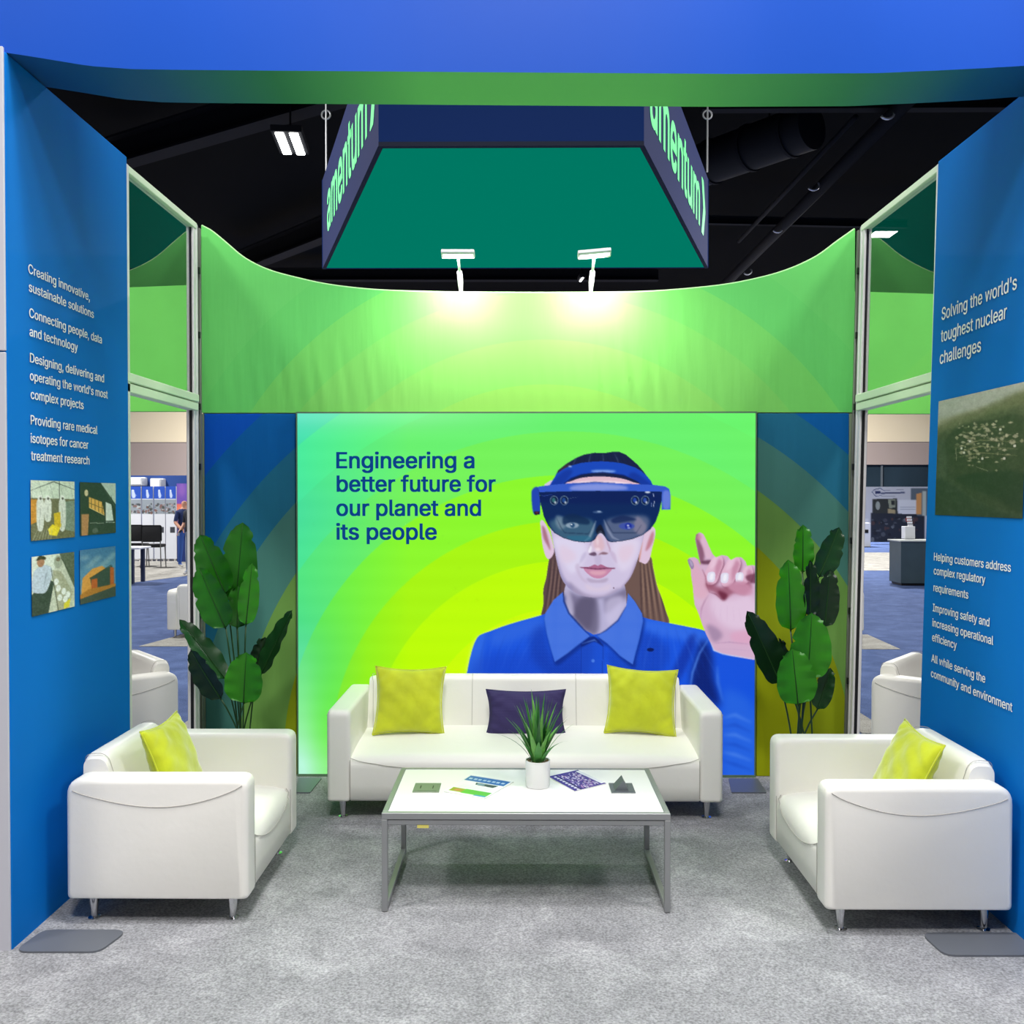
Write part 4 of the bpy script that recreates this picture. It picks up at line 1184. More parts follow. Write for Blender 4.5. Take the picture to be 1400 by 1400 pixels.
for a, b, nm in ((q[3], q[0], -1), (q[1], q[2], 1)):
    d = (b - a).normalized(); L_ = (b - a).length
    n_ = Vector((d.y, -d.x, 0))            # outward
    bm = bmesh.new()
    P_ = [a, b, b - n_ * .03, a - n_ * .03]
    V1 = [bm.verts.new((p.x, p.y, ZS)) for p in P_]; V2 = [bm.verts.new((p.x, p.y, ZS + HS)) for p in P_]
    bm.faces.new(V1[::-1]); bm.faces.new(V2)
    for i in range(4): bm.faces.new([V1[i], V1[(i + 1) % 4], V2[(i + 1) % 4], V2[i]])
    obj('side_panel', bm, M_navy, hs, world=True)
    bm = bmesh.new()
    t_ = .035
    P_ = [a + n_ * .004, b + n_ * .004]
    V1 = [bm.verts.new((p.x, p.y, ZS - .004)) for p in P_] + [bm.verts.new((p.x - n_.x * .05, p.y - n_.y * .05, ZS - .004)) for p in P_[::-1]]
    bm.faces.new(V1)
    obj('edge_strip', bm, mat('dark_edge', (8, 20, 48), .8) if nm < 0 else bpy.data.materials['dark_edge'], hs, world=True)
    # wordmark, read from left to right as seen from outside
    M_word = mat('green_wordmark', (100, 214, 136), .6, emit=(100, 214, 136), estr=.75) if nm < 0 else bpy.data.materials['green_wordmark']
    o0 = a + n_ * .006
    if nm < 0:
        s0, s1, ch = .14 * L_, .86 * L_, .66
    else:
        s0, s1, ch = .06 * L_, .80 * L_, .66
    lettering([("amentum", (o0.x + d.x * s0, o0.y + d.y * s0, ZS + .34), tuple(d), (0, 0, 1), s1 - s0, ch)], M_word, hs, name='wordmark', bold=.016)
    # the angle mark after the word: a rounded chevron
    k0 = s1 + .04 * L_
    bm = bmesh.new()
    w_, h_ = .085 * L_, .74
    O = [(0, h_), (.52 * w_, h_), (w_, .5 * h_), (.52 * w_, 0), (0, 0), (.44 * w_, .5 * h_)]
    O = rounded(O, [.02, .04, .05, .04, .02, .03], 3)
    bm.faces.new([bm.verts.new((o0.x + d.x * (k0 + u), o0.y + d.y * (k0 + u), ZS + .30 + v)) for u, v in O])
    obj('angle_mark', bm, M_word, hs, world=True)
bm = bmesh.new(); bx(bm, q[0].x, q[1].x, yn - .004, yn + .05, ZS - .006, ZS + .035); obj('edge_strip', bm, bpy.data.materials['dark_edge'], hs, world=True)
M_wire = mat('galvanised_wire', (170, 172, 176), .4, .5)
for px, nm in ((446, 'left'), (967, 'right')):
    p0 = at(px, 240, 1, yf - .3)
    yy = yf - .3
    x_ = p0.x
    w = empty('suspension_wire', (x_, yy, ZS + HS), label='thin %s suspension wire with a ring holding up the hanging sign' % nm, cat='wire', group='suspension wires')
    bm = bmesh.new(); tube(bm, [(0, 0, 0), (0, 0, 9.6 - ZS - HS)], .012, 6); obj('wire', bm, M_wire, w)
    zr = at(px, 157, 1, yy).z - ZS - HS
    bm = bmesh.new(); tube(bm, [(.06 * math.cos(t), 0, zr + .06 * math.sin(t)) for t in np.linspace(0, 2 * PI, 17)], .012, 6, cap=False); obj('ring', bm, M_wire, w)

# ------------------------------------------------------------------ ceiling steel, ducts, lamps high in the hall
def beam(p0, p1, w, h, name, lab, m=M_steel):
    a, b = Vector(p0), Vector(p1)
    d = (b - a); L_ = d.length
    root = empty(name, a, label=lab, cat='beam' if name == 'roof_beam' else 'pipe', group='dark roof beams')
    rot = d.to_track_quat('X', 'Z').to_matrix().to_4x4()
    for z0, z1, ww in ((0, h * .08, w), (h * .92, h, w), (h * .08, h * .92, w * .12)):
        bm = bmesh.new(); bx(bm, 0, L_, -ww / 2, ww / 2, z0, z1, M=rot); obj('flange' if ww == w else 'web', bm, m, root)
    return root


beam(at(150, 232, 2, 8.6), at(470, 140, 2, 8.6), .38, .6, 'roof_beam', 'dark steel roof beam slanting above the left tower toward the hanging sign')
beam(at(330, 372, 2, 8.6), at(470, 318, 2, 8.6), .38, .6, 'roof_beam', 'dark steel roof beam far back, just left of the hanging sign corner')
beam(at(900, 305, 2, 8.7), at(1240, 312, 2, 8.7), .15, .2, 'roof_beam', 'thin dark cross beam right of the hanging sign at mid height')
beam(at(900, 384, 2, 8.9), at(330, 384, 2, 8.9), .3, .4, 'roof_beam', 'farthest dark cross beam just above the green wall top')
beam(at(1390, 150, 2, 8.5), at(960, 152, 2, 8.5), .2, .3, 'roof_beam', 'dark cross beam directly under the header on the right')
M_clip = mat('shiny_clip', (200, 204, 212), .3, .8)
for (a, b, r, lab) in (((1250, 128), (985, 395), .13, 'dark round sprinkler pipe running diagonally behind the right tower'),
                       ((1170, 160), (1010, 330), .05, 'thinner dark pipe running beside the diagonal sprinkler pipe')):
    A, B = at(*a, 2, 8.3), at(*b, 2, 8.3)
    pr = empty('ceiling_pipe', A, label=lab, cat='pipe')
    bm = bmesh.new(); tube(bm, [(0, 0, 0), B - A], r, 12); obj('pipe', bm, M_steel, pr, smooth=True)
    if r > .1:
        for cx, cy in ((1213, 160), (1112, 258), (1063, 316), (1022, 374)):
            P_ = at(cx, cy, 2, 8.16) - A
            bm = bmesh.new(); tube(bm, [P_ + Vector((.12 * math.cos(t), 0, .07 + .1 * math.sin(t))) for t in np.linspace(-2.6, .6, 9)], .022, 6); obj('hanger', bm, M_clip, pr, smooth=True)
A, B = at(860, 262, 2, 8.5), at(1110, 172, 2, 8.5)
dt = empty('air_duct', A, label='big dark round air duct behind the right side of the hanging sign', cat='duct')
bm = bmesh.new(); tube(bm, [(0, 0, 0), (B - A) * .5, B - A], .42, 24); obj('duct', bm, M_duct, dt, smooth=True, sharp=.8)
for k in range(2):
    bm = bmesh.new(); P_ = (B - A) * (k * .6 + .2); tube(bm, [P_, (P_.x, P_.y, 9.59 - A.z)], .015, 6); obj('hanger_rod', bm, M_steel, dt)
for k in range(5):
    P_ = (B - A) * (k / 5 + .1); bm = bmesh.new(); tube(bm, [P_, P_ + (B - A).normalized() * .06], .45, 24); obj('duct_collar', bm, M_steel, dt, smooth=True, sharp=.8)
M_tube = mat('lit_tube', (255, 255, 255), emit=(255, 255, 250), estr=14)
def high_bay(cx, cy, z, wpx, lpx, lab, tubes=2):
    c_ = at(cx, cy, 2, z)
    root = empty('high_bay_lamp', c_, label=lab, cat='ceiling lamp', group='high bay lamps')
    s_ = (c_.y) / FPX
    w = wpx * s_; L_ = abs(at(cx, cy - lpx / 2, 2, z).y - at(cx, cy + lpx / 2, 2, z).y) * .8
    M = Matrix.Rotation(.10, 4, 'Z')
    bm = bmesh.new(); bx(bm, -w * .6, w * .6, -L_ * .55, L_ * .55, .03, .14, .01, 1, M=M); obj('housing', bm, M_steel, root)
    for k in range(tubes):
        x = (k - (tubes - 1) / 2) * w * .55
        bm = bmesh.new(); bx(bm, x - w * .17, x + w * .17, -L_ / 2, L_ / 2, 0, .03, .01, 1, M=M); obj('tube', bm, M_tube, root)
    bm = bmesh.new(); tube(bm, [(0, 0, .14), (0, 0, 9.59 - z)], .02, 6); obj('stem', bm, M_steel, root)
high_bay(397, 198, 8.0, 34, 36, 'bright twin tube ceiling lamp in the dark roof left of the hanging sign')
high_bay(795, 383, 8.0, 7, 6, 'tiny far ceiling lamp glowing just left of the second arm lamp', 1)

# ------------------------------------------------------------------ arm lamps clipped to the wall tops
M_led = mat('led_face', (255, 255, 255), emit=(255, 255, 255), estr=3.5)
def arm_lamp(x, ytop, ztop, lab, tilt=0.0, reach=.27, power=11, rise=.17):
    root = empty('arm_lamp', (x, ytop, ztop), label=lab, cat='lamp', group='white arm lamps')
    bm = bmesh.new(); tube(bm, [(0, .02, -.05), (0, .02, .01), (0, -.03, .055), (0, -reach * .45, .10)], [.012, .012, .017, .016], 10); obj('driver', bm, M_white, root, smooth=True)
    bm = bmesh.new(); tube(bm, [(0, -reach * .45, .10), (0, -reach * .8, rise - .02), (0, -reach, rise)], .008, 8); obj('arm', bm, M_white, root, smooth=True)
    M = Matrix.Translation((0, -reach, rise)) @ Matrix.Rotation(tilt, 4, 'Y') @ Matrix.Rotation(-.35, 4, 'X')
    bm = bmesh.new(); bx(bm, -.1, .1, -.035, .035, -.008, .016, .006, 2, M=M); h = obj('lamp_head', bm, M_white, root, smooth=True, sharp=.6)
    bm = bmesh.new(); bx(bm, -.09, .09, -.012, .012, -.0105, -.007, M=M); obj('led_strip', bm, M_led, h if False else root)
    p0 = Vector((x, ytop - reach, ztop + rise - .02))
    area_light('arm_lamp_light', p0, power, .18, .03, target=p0 + Vector((0, .42, -1)))
    return root
zc = at(630, 400, 1, YW).z
arm_lamp(at(630, 400, 1, YW).x, YW, zc, 'left one of the two white arm lamps clipped on the green back wall', 0)
arm_lamp(at(808, 400, 1, YW).x, YW, zc, 'right one of the two white arm lamps clipped on the green back wall, slightly tilted', -.09, power=14.5)
for x, pw, lab in ((-1.40, 26, 'white arm lamp on the left end of the blue header, above the frame'), (.95, 26, 'white arm lamp right of the centre of the blue header, above the frame'), (1.75, 22, 'white arm lamp on the right end of the blue header, above the frame')):
    # these face forward: the same lamp turned round
    r = arm_lamp(x, YF + .02, 4.57, lab, 0, power=0.0001)
    area_light('arm_lamp_light', (x, YF - .25, 4.55 + .14), pw * .26, .18, .03, target=(x, YF + .12, 3.7))

# ------------------------------------------------------------------ lounge seating
def make_seat(name, Wd, D, panels, label, cat, group=None):
    t = empty(name, (0, 0, 0), label=label, cat=cat, group=group)
    f, b = -D / 2, D / 2
    A_ = .128
    zb, za = .112, .612
    for s in (-1, 1):
        bm = bmesh.new()
        x0, x1 = sorted((s * Wd / 2, s * (Wd / 2 - A_)))
        R_ = .024
        rings = []
        for k in range(6):
            ph = PI / 2 * k / 5
            rings.append((x0 + R_ * (1 - math.sin(ph)), R_ * (1 - math.cos(ph))))
        rings = [(x0 + R_ * (1 - math.cos(PI / 2 * k / 5)), R_ * (1 - math.sin(PI / 2 * k / 5))) for k in range(6)]
        rings += [(x1 + x0 - x, d) for x, d in rings[::-1]]
        loops = []
        for x, d in rings:
            o2 = rounded([(f + d, zb + d * .4), (b - d, zb + d * .4), (b - d, za - d), (f + d, za - d)], [.02, .02, .075 - d * .6, .045 - d * .6], 6)
            loops.append([bm.verts.new((x, y, z)) for y, z in o2])
        n_ = len(loops[0])
        for r0, r1 in zip(loops, loops[1:]):
            for j in range(n_): bm.faces.new([r0[j], r1[j], r1[(j + 1) % n_], r0[(j + 1) % n_]])
        bm.faces.new(loops[0]); bm.faces.new(loops[-1][::-1])
        a = obj('arm', bm, M_leather, t, smooth=True, sharp=1.0)
        xs_ = s * (Wd / 2 + .0008)
        pts = []
        for k in range(25):
            u = k / 24
            y_ = f + .022 + (D - .05) * u
            pts.append((xs_, y_, (.586 if u < .5 else .586 - .022 * (2 * u - 1) ** 3) - .09 * math.sin(PI * u) ** .8))
        bm = bmesh.new(); tube(bm, pts, .0016, 5); obj('seam', bm, M_seam, a)
        bm = bmesh.new(); tube(bm, [(s * (Wd / 2 - A_) , f + .004, zb + .02), (s * (Wd / 2 - A_), f + .004, .34)], .0016, 5); obj('seam', bm, M_seam, a)
    iw = Wd - 2 * A_
    # backrest, rises above the arms
    prof = rounded([(b - .015, zb), (b - .015, .675), (b - .11, .683), (b - .20, .36), (b - .20, zb)], [.01, .035, .05, .01, .01], 6)
    bm = bmesh.new()
    nseg = 30
    rings = []
    for i in range(nseg + 1):
        x = -iw / 2 + iw * i / nseg
        e_ = min(x + iw / 2, iw / 2 - x)
        k = 1 - .035 * max(0, 1 - e_ / .06) ** 2
        rings.append([bm.verts.new((x, b - .1 + (y - b + .1) * (k if z > .4 else 1), zb + (z - zb) * (k if z > .5 else 1))) for y, z in prof])
    n = len(prof)
    for r0, r1 in zip(rings, rings[1:]):
        for j in range(n): bm.faces.new([r0[j], r1[j], r1[(j + 1) % n], r0[(j + 1) % n]])
    bm.faces.new(rings[0]); bm.faces.new(rings[-1][::-1])
    bk_ = obj('backrest', bm, M_leather, t, smooth=True, sharp=1.0)
    for k in range(1, panels):
        x = -iw / 2 + iw * k / panels
        bm = bmesh.new(); tube(bm, [(x, y - .0005, z + .0005) for y, z in prof[6:-8]] + [(x, b - .2005, .385)], .0016, 5); obj('seam', bm, M_seam, bk_)
    for s in (-1, 1):
        bm = bmesh.new(); tube(bm, [(s * (iw / 2 - .035 + .02 * max(0, (z - .6) / .08)), y - .001, z) for y, z in prof[6:-8]], .0014, 5); obj('seam', bm, M_seam, bk_)
    # seat
    ft = f + .006
    bm = bmesh.new()
    nx = 40
    sp_ = [(b - .19, zb + .01), (ft + .02, zb), (ft, zb + .015), (ft, .20), (ft, .29), (ft + .008, .322), (ft + .03, .343), (ft + .07, .353), (ft + .16, .362), (ft + .3, .370), (b - .19, .374)]
    rings = []
    for i in range(nx + 1):
        u = i / nx
        x = -iw / 2 + iw * u
        cr = 1 - abs(2 * u - 1) ** 4
        groove = sum(math.exp(-((x - (-iw / 2 + iw * k / panels)) / .006) ** 2) for k in range(1, panels))
        rings.append([bm.verts.new((x, y - (.010 * cr if j in (4, 5, 6) else 0), z + (.016 * cr if z > .33 else 0) - (.003 * groove if z > .33 else 0))) for j, (y, z) in enumerate(sp_)])
    n = len(sp_)
    for r0, r1 in zip(rings, rings[1:]):
        for j in range(n): bm.faces.new([r0[j], r1[j], r1[(j + 1) % n], r0[(j + 1) % n]])
    bm.faces.new(rings[0]); bm.faces.new(rings[-1][::-1])
    st = obj('seat', bm, M_leather, t, smooth=True, sharp=1.0)
    pts = []
    for k in range(41):
        u = k / 40
        dz = math.sin(PI * u) ** .7 * .075
        z = .345 - dz
        x = -iw / 2 + iw * u
        cr = 1 - abs(2 * u - 1) ** 4
        y = ft - .0005 + (.02 if z > .335 else (.006 if z > .315 else 0)) - .010 * cr * max(0, min(1, (z - .20) / .09))
        pts.append((x, y, z))
    bm = bmesh.new(); tube(bm, pts, .0018, 5); obj('seam', bm, M_seam, st)
    for k in range(1, panels):
        x = -iw / 2 + iw * k / panels
        bm = bmesh.new(); tube(bm, [(x, ft + .03, .3555), (x, ft + .07, .3665), (x, ft + .16, .3755), (x, ft + .3, .3835), (x, b - .2, .3875)], .0015, 5); obj('seam', bm, M_seam, st)
    for sx in (-1, 1):
        for sy in (-1, 1):
            bm = bmesh.new()
            lathe(bm, [(.013, .006), (.0145, .03), (.023, .113)], 16, (sx * (Wd / 2 - .075), sy * (D / 2 - .085)))
            lg = obj('leg', bm, M_chrome, t, smooth=True, sharp=.8)
            bm = bmesh.new(); lathe(bm, [(.026, .0062), (.026, .010), (.012, .014), (.011, .02)], 16, (sx * (Wd / 2 - .075), sy * (D / 2 - .085)))
            obj('glide', bm, M_chrome, lg, smooth=True, sharp=.8)
    return t


sofa = make_seat('sofa', 2.155, .79, 3, 'white leather three seat sofa with chrome legs in front of the glowing display', 'sofa')
sofa.location = (.025, 5.535, 0)
ac = make_seat('armchair', .875, .752, 1, 'white leather armchair beside the left tower, facing the coffee table', 'armchair', 'white leather armchairs')
ac.location = (-1.496, 4.315, 0); ac.rotation_euler = (0, 0, PI / 2)
for loc, rz, lab in (((1.601, 4.235, 0), -PI / 2, 'white leather armchair beside the right tower, facing the coffee table'),
                     ((2.86, 6.31, 0), math.radians(50), 'white armchair turned away outside the right frame, its arm close behind the posts'),
                     ((-2.83, 6.36, 0), math.radians(-50), 'white armchair turned away outside the left frame, its arm close behind the posts'),
                     ((-3.98, 12.2, 0), PI, 'distant white armchair on the pale carpet corner beyond the left frame'),
                     ((3.84, 12.2, 0), PI, 'distant white armchair mostly hidden behind the right frame posts')):
    c_ = copy_tree(ac); c_.location = loc; c_.rotation_euler = (0, 0, rz); c_['label'] = lab

# ---- cushions
M_lime = mat('lime_velvet', (198, 208, 8), .75, var=.12, vscale=9, bump=.15, bscale=40, sheen=.6)
M_purple = mat('dark_purple_ribbed', (50, 40, 92), .8, bump=.1, bscale=90)
def cushion(name, w, h, t_, m, M, lab, cat='cushion', group=None, ribs=0, seed=0, n=36):
    root = empty(name, M.to_translation(), label=lab, cat=cat, group=group)
    rr_ = random.Random(seed)
    ph = [rr_.uniform(0, 6) for _ in range(6)]
    Mi = Matrix.Translation(-M.to_translation()) @ M
    bm = bmesh.new()
    G = {}
    for side in (1, -1):
        for i in range(n + 1):
            for j in range(n + 1):
                u, v = 2 * i / n - 1, 2 * j / n - 1
                edge = i in (0, n) or j in (0, n)
                if side < 0 and edge: G[(side, i, j)] = G[(1, i, j)]; continue
                pinch = 1 - .11 * (1 - u * u) * (abs(v) ** 2.2) , 1 - .11 * (1 - v * v) * (abs(u) ** 2.2)
                x = u * w / 2 * pinch[1]; z = v * h / 2 * pinch[0]
                f_ = max(0, (1 - u * u)) ** .42 * max(0, (1 - v * v)) ** .42
                y = side * (t_ / 2 * f_)
                if not edge:
                    wr = .004 * math.sin(9 * u + ph[0] + 3 * v) * math.sin(7 * v + ph[1]) + .0035 * math.sin(22 * (u * v) + ph[2]) * (abs(u * v)) ** .4
                    if ribs: wr += .0022 * math.sin(v * ribs)
                    y += side * wr * min(1, f_ * 2)
                G[(side, i, j)] = bm.verts.new(Mi @ Vector((x, y, z)))
        for i in range(n):
            for j in range(n):
                try: bm.faces.new([G[(side, i, j)], G[(side, i + 1, j)], G[(side, i + 1, j + 1)], G[(side, i, j + 1)]])
                except ValueError: pass
    obj('cover', bm, m, root, smooth=True)
    bm = bmesh.new()
    loop = [(u, -1) for u in np.linspace(-1, 1, 13)] + [(1, v) for v in np.linspace(-1, 1, 13)][1:] + [(u, 1) for u in np.linspace(1, -1, 13)][1:] + [(-1, v) for v in np.linspace(1, -1, 13)][1:]
    tube(bm, [Mi @ Vector((u * w / 2 * (1 - .11 * (1 - v * v) * abs(u) ** 2.2), 0, v * h / 2 * (1 - .11 * (1 - u * u) * abs(v) ** 2.2))) for u, v in loop], .0045, 6, cap=False)
    obj('piping', bm, m, root, smooth=True)
    return root


def pose(x, y, z, rx=0, ry=0, rz=0):
    return Matrix.Translation((x, y, z)) @ Matrix.Rotation(rz, 4, 'Z') @ Matrix.Rotation(rx, 4, 'X') @ Matrix.Rotation(ry, 4, 'Y')
P_ = at(559, 962, 1, 5.56); cushion('cushion', .42, .40, .13, M_lime, pose(P_.x, 5.60, P_.z + .010, -.30, .02, .06), 'lime velvet cushion at the left end of the sofa', group='lime velvet cushions', seed=1)
P_ = at(878, 963, 1, 5.56); cushion('cushion', .42, .395, .13, M_lime, pose(P_.x, 5.60, P_.z + .010, -.30, .06, -.04), 'lime velvet cushion at the right end of the sofa', group='lime velvet cushions', seed=2)
P_ = at(719, 976, 1, 5.58); cushion('cushion', .475, .275, .12, M_purple, pose(P_.x, 5.60, P_.z, -.28, .0, 0), 'dark purple ribbed oblong cushion in the middle of the sofa', group='dark purple cushions', seed=3, ribs=62)
# armchair cushions lean on the backrests
cushion('cushion', .40, .40, .13, M_lime, pose(-1.562, 4.27, .572, -.36, .0, PI / 2 - .03), 'lime velvet cushion standing in the left armchair', group='lime velvet cushions', seed=4)
cushion('cushion', .40, .40, .13, M_lime, pose(1.692, 4.18, .560, -.42, .05, -PI / 2 + .03), 'lime velvet cushion standing in the right armchair', group='lime velvet cushions', seed=5)
cushion('cushion', .42, .26, .11, M_purple, pose(3.02, 6.22, .51, -.28, 0, math.radians(50)), 'dark purple cushion in the armchair outside the right frame', group='dark purple cushions', seed=6, n=16)
cushion('cushion', .42, .26, .11, M_purple, pose(-2.99, 6.27, .51, -.28, 0, math.radians(-50)), 'dark purple cushion in the armchair outside the left frame', group='dark purple cushions', seed=7, n=16)

# ------------------------------------------------------------------ coffee table and what stands on it
ZT = .43
tb = empty('coffee_table', (.02, 4.35, 0), label='low white topped coffee table on a grey metal frame in the centre', cat='table')
X0, X1, Y0, Y1 = -.588, .638, 4.012, 4.69
r_ = .0245
bm = bmesh.new()
for a in ((X0, X1, Y0, Y0 + r_), (X0, X1, Y1 - r_, Y1), (X0, X0 + r_, Y0 + r_, Y1 - r_), (X1 - r_, X1, Y0 + r_, Y1 - r_)): bx(bm, *a, ZT - .028, ZT, .002, 1)
obj('top_rim', bm, M_frame_grey, tb, world=True)
box('tabletop', X0 + r_, X1 - r_, Y0 + r_, Y1 - r_, ZT - .022, ZT - .002, M_top, tb, .001, 1, world=True)
for x in (X0, X1 - r_):
    for y in (Y0, Y1 - r_):
        box('leg', x, x + r_, y, y + r_, .008, ZT - .028, M_frame_grey, tb, .002, 1, world=True)
    box('foot_rail', x, x + r_, Y0 + r_, Y1 - r_, .012, .036, M_frame_grey, tb, .002, 1, world=True)
box('cross_rail', X0 + r_, X1 - r_, Y0 + .004, Y0 + .02, ZT - .052, ZT - .030, M_frame_grey, tb, .002, 1, world=True)
box('cross_rail', X0 + r_, X1 - r_, Y1 - .02, Y1 - .004, ZT - .052, ZT - .030, M_frame_grey, tb, .002, 1, world=True)
M_mod = mat('grey_green_socket_plate', (128, 142, 120), .5, .2); M_mod2 = mat('grey_socket_plate', (104, 110, 116), .5, .3)
def socket(pts, m, flap):
    c = [at(x, y, 2, ZT) for x, y in pts]
    xa, xb, ya, yb = min(v.x for v in c), max(v.x for v in c), min(v.y for v in c), max(v.y for v in c)
    so = box('power_socket', xa, xb, ya, yb, ZT - .004, ZT + .002, m, tb, .001, 1, world=True)
    off = Vector(((xa + xb) / 2, (ya + yb) / 2, ZT))
    ins = box('lid', xa + .012, xb - .012, ya + .012, yb - .012, ZT + .002, ZT + .0035, m, None)
    ins.parent = so; ins.matrix_parent_inverse = basis(so).inverted()
    for k in ((xa + .03), (xb - .034)):
        s2 = box('slot', k, k + .004, (ya + yb) / 2 - .02, (ya + yb) / 2 + .02, ZT + .0036, ZT + .0042, M_black); s2.parent = so; s2.matrix_parent_inverse = basis(so).inverted()
    if flap:
        bm = bmesh.new(); xm = (xa + xb) / 2 - .004
        prism(bm, [(xm - .034, ZT + .003), (xm + .03, ZT + .003), (xm + .006, ZT + .048)], 1, ya + .025, yb - .03)
        fl_ = obj('flip_up_outlet', bm, M_mod2); fl_.parent = so; fl_.matrix_parent_inverse = basis(so).inverted()
socket([(566, 1083), (600, 1083), (599, 1071), (568, 1071)], M_mod, False)
socket([(836, 1084), (868, 1084), (864, 1071), (833, 1071)], M_mod2, True)
box('price_tag', -.437, -.388, Y0 + .006, Y0 + .008, ZT - .066, ZT - .048, mat('yellow_sticker', (226, 214, 110), .7), tb, world=True)

def sheet(name, pr, pts, lab, cat='brochure'):
    c = [at(x, y, 2, ZT + .001) for x, y in pts]
    cen = sum(c, Vector()) / 4
    root = empty(name, (cen.x, cen.y, ZT), label=lab, cat=cat, group='brochures on the coffee table')
    bm = bmesh.new(); prism(bm, [(v.x, v.y) for v in c], 2, ZT - .0018, ZT + .0022); obj('paper', bm, M_white, root, world=True)
    link_mesh('print', pr.mesh([(v.x, v.y, ZT + .0027) for v in c], 1.2), M_ink_gloss, root, world=True, smooth=False)
    return root
p = Print(0, 0, 85, 110, 2, (244, 246, 248)); p.frame(1, 0, 0)
p.poly([(3, 4), (82, 4), (82, 34), (3, 34)], (34, 98, 182), smooth=False)
r = random.Random(3)
for k in range(8): p.poly([(8 + k * 9, 16), (14 + k * 9, 16), (14 + k * 9, 24), (8 + k * 9, 24)], (210, 226, 244), .8, smooth=False)
p.poly([(30, 38), (74, 38), (70, 52), (34, 50)], (52, 62, 74), smooth=False); p.poly([(34, 40), (50, 40), (50, 48), (36, 48)], (120, 150, 170), smooth=False)
for k in range(4): p.line([(10, 58 + k * 5), (74, 58 + k * 5)], 1.6, (206, 210, 216))
p.poly([(4, 80), (30, 80), (30, 100), (4, 100)], (150, 160, 60), smooth=False); p.poly([(30, 78), (82, 78), (82, 102), (30, 102)], (88, 186, 72), smooth=False); p.ell(18, 90, 7, 6, (196, 130, 90)); p.poly([(60, 100), (82, 100), (82, 106), (56, 106)], (60, 150, 190), smooth=False)
# tl, tr, br, bl of the printed page as it lies on the table
sheet('brochure', p, [(643, 1059.5), (702, 1069), (663, 1092), (607, 1082.5)], 'white brochure with blue and green bands left of the pot on the table')
p = Print(0, 0, 85, 110, 2, (74, 60, 136)); p.frame(1, 0, 0)
for k in range(260):
    x, y = r.uniform(6, 80), r.uniform(16, 84); c = r.choice([(222, 212, 236), (120, 96, 170), (52, 42, 104), (246, 240, 248), (196, 150, 190)])
    p.poly([(x, y), (x + r.uniform(2, 7), y), (x + 4, y + r.uniform(1, 5)), (x, y + 3)], c, .9, smooth=False)
p.poly([(4, 0), (80, 0), (80, 12), (4, 14)], (236, 238, 244), smooth=False); p.poly([(2, 84), (84, 84), (84, 90), (2, 90)], (40, 32, 84), smooth=False)
for k in range(9): p.poly([(6 + k * 9, 90), (13 + k * 9, 90), (12 + k * 9, 100), (7 + k * 9, 98)], (236, 232, 244), smooth=False)
sheet('brochure', p, [(790, 1053), (829, 1071.5), (786, 1082), (750, 1062)], 'dark purple brochure with a busy picture right of the pot on the table')

# potted grass
P_ = at(735.5, 1079, 2, ZT)
pot = empty('potted_plant', (P_.x, P_.y + .05, ZT), label='spiky green plant in a white pot on the coffee table', cat='plant')
bm = bmesh.new(); lathe(bm, [(.052, -.001), (.056, .004), (.057, .118), (.0575, .122), (.053, .122), (.052, .108), (.001, .106)], 36); obj('pot', bm, mat('white_ceramic', (240, 240, 240), .3), pot, smooth=True, sharp=.7)
bm = bmesh.new()
r = random.Random(11)
for k in range(70):
    a, d = r.uniform(0, 2 * PI), .048 * math.sqrt(r.random())
    M = Matrix.Translation((d * math.cos(a), d * math.sin(a), .112 + r.uniform(0, .005))) @ Matrix.Rotation(r.uniform(0, 6), 4, 'Z') @ Matrix.Diagonal((1, .8, .6, 1))
    bmesh.ops.create_icosphere(bm, subdivisions=1, radius=r.uniform(.004, .007), matrix=M)
g = obj('gravel', bm, mat('brown_gravel', (116, 96, 64), .9, var=.4, vscale=90), pot, smooth=False); g['kind'] = 'stuff'
M_blade = [mat('blade_green', (62, 136, 50), .45, var=.2, vscale=30), mat('blade_light_green', (104, 172, 72), .45, var=.2, vscale=30), mat('blade_dark_green', (34, 96, 38), .45, var=.2, vscale=30)]
for k in range(40):
    a = k * 2.399 + r.uniform(-.2, .2)
    lean = .10 + .60 * (k / 40) ** 1.25
    if k > 34: lean *= 1.15
    L_ = .32 - .10 * (k / 40) + r.uniform(-.02, .02)
    w = r.uniform(.012, .0155)
    bm = bmesh.new(); prev = None
    for i in range(8):
        t = i / 7
        ang = lean * (.55 + .6 * t)
        rad = .008 + .014 * (k / 40) + L_ * math.sin(ang) * t
        z = .108 + L_ * math.cos(ang) * t
        c = Vector((rad * math.cos(a), rad * math.sin(a), z)); s_ = Vector((-math.sin(a), math.cos(a), 0))
        out = Vector((math.cos(a), math.sin(a), 0))
        ww = w * (1 - t ** 2.2) * (.75 + .5 * math.sin(PI * min(1, t * 1.6))) + .0004
        row = [bm.verts.new(c - s_ * ww), bm.verts.new(c - out * -.0025), bm.verts.new(c + s_ * ww)]
        row[1].co = c + out * .003 * (1 - t)
        if prev:
            for j in range(2): bm.faces.new([prev[j], prev[j + 1], row[j + 1], row[j]])
        prev = row
    obj('leaf', bm, M_blade[(k * 7) % 3], pot, smooth=True)

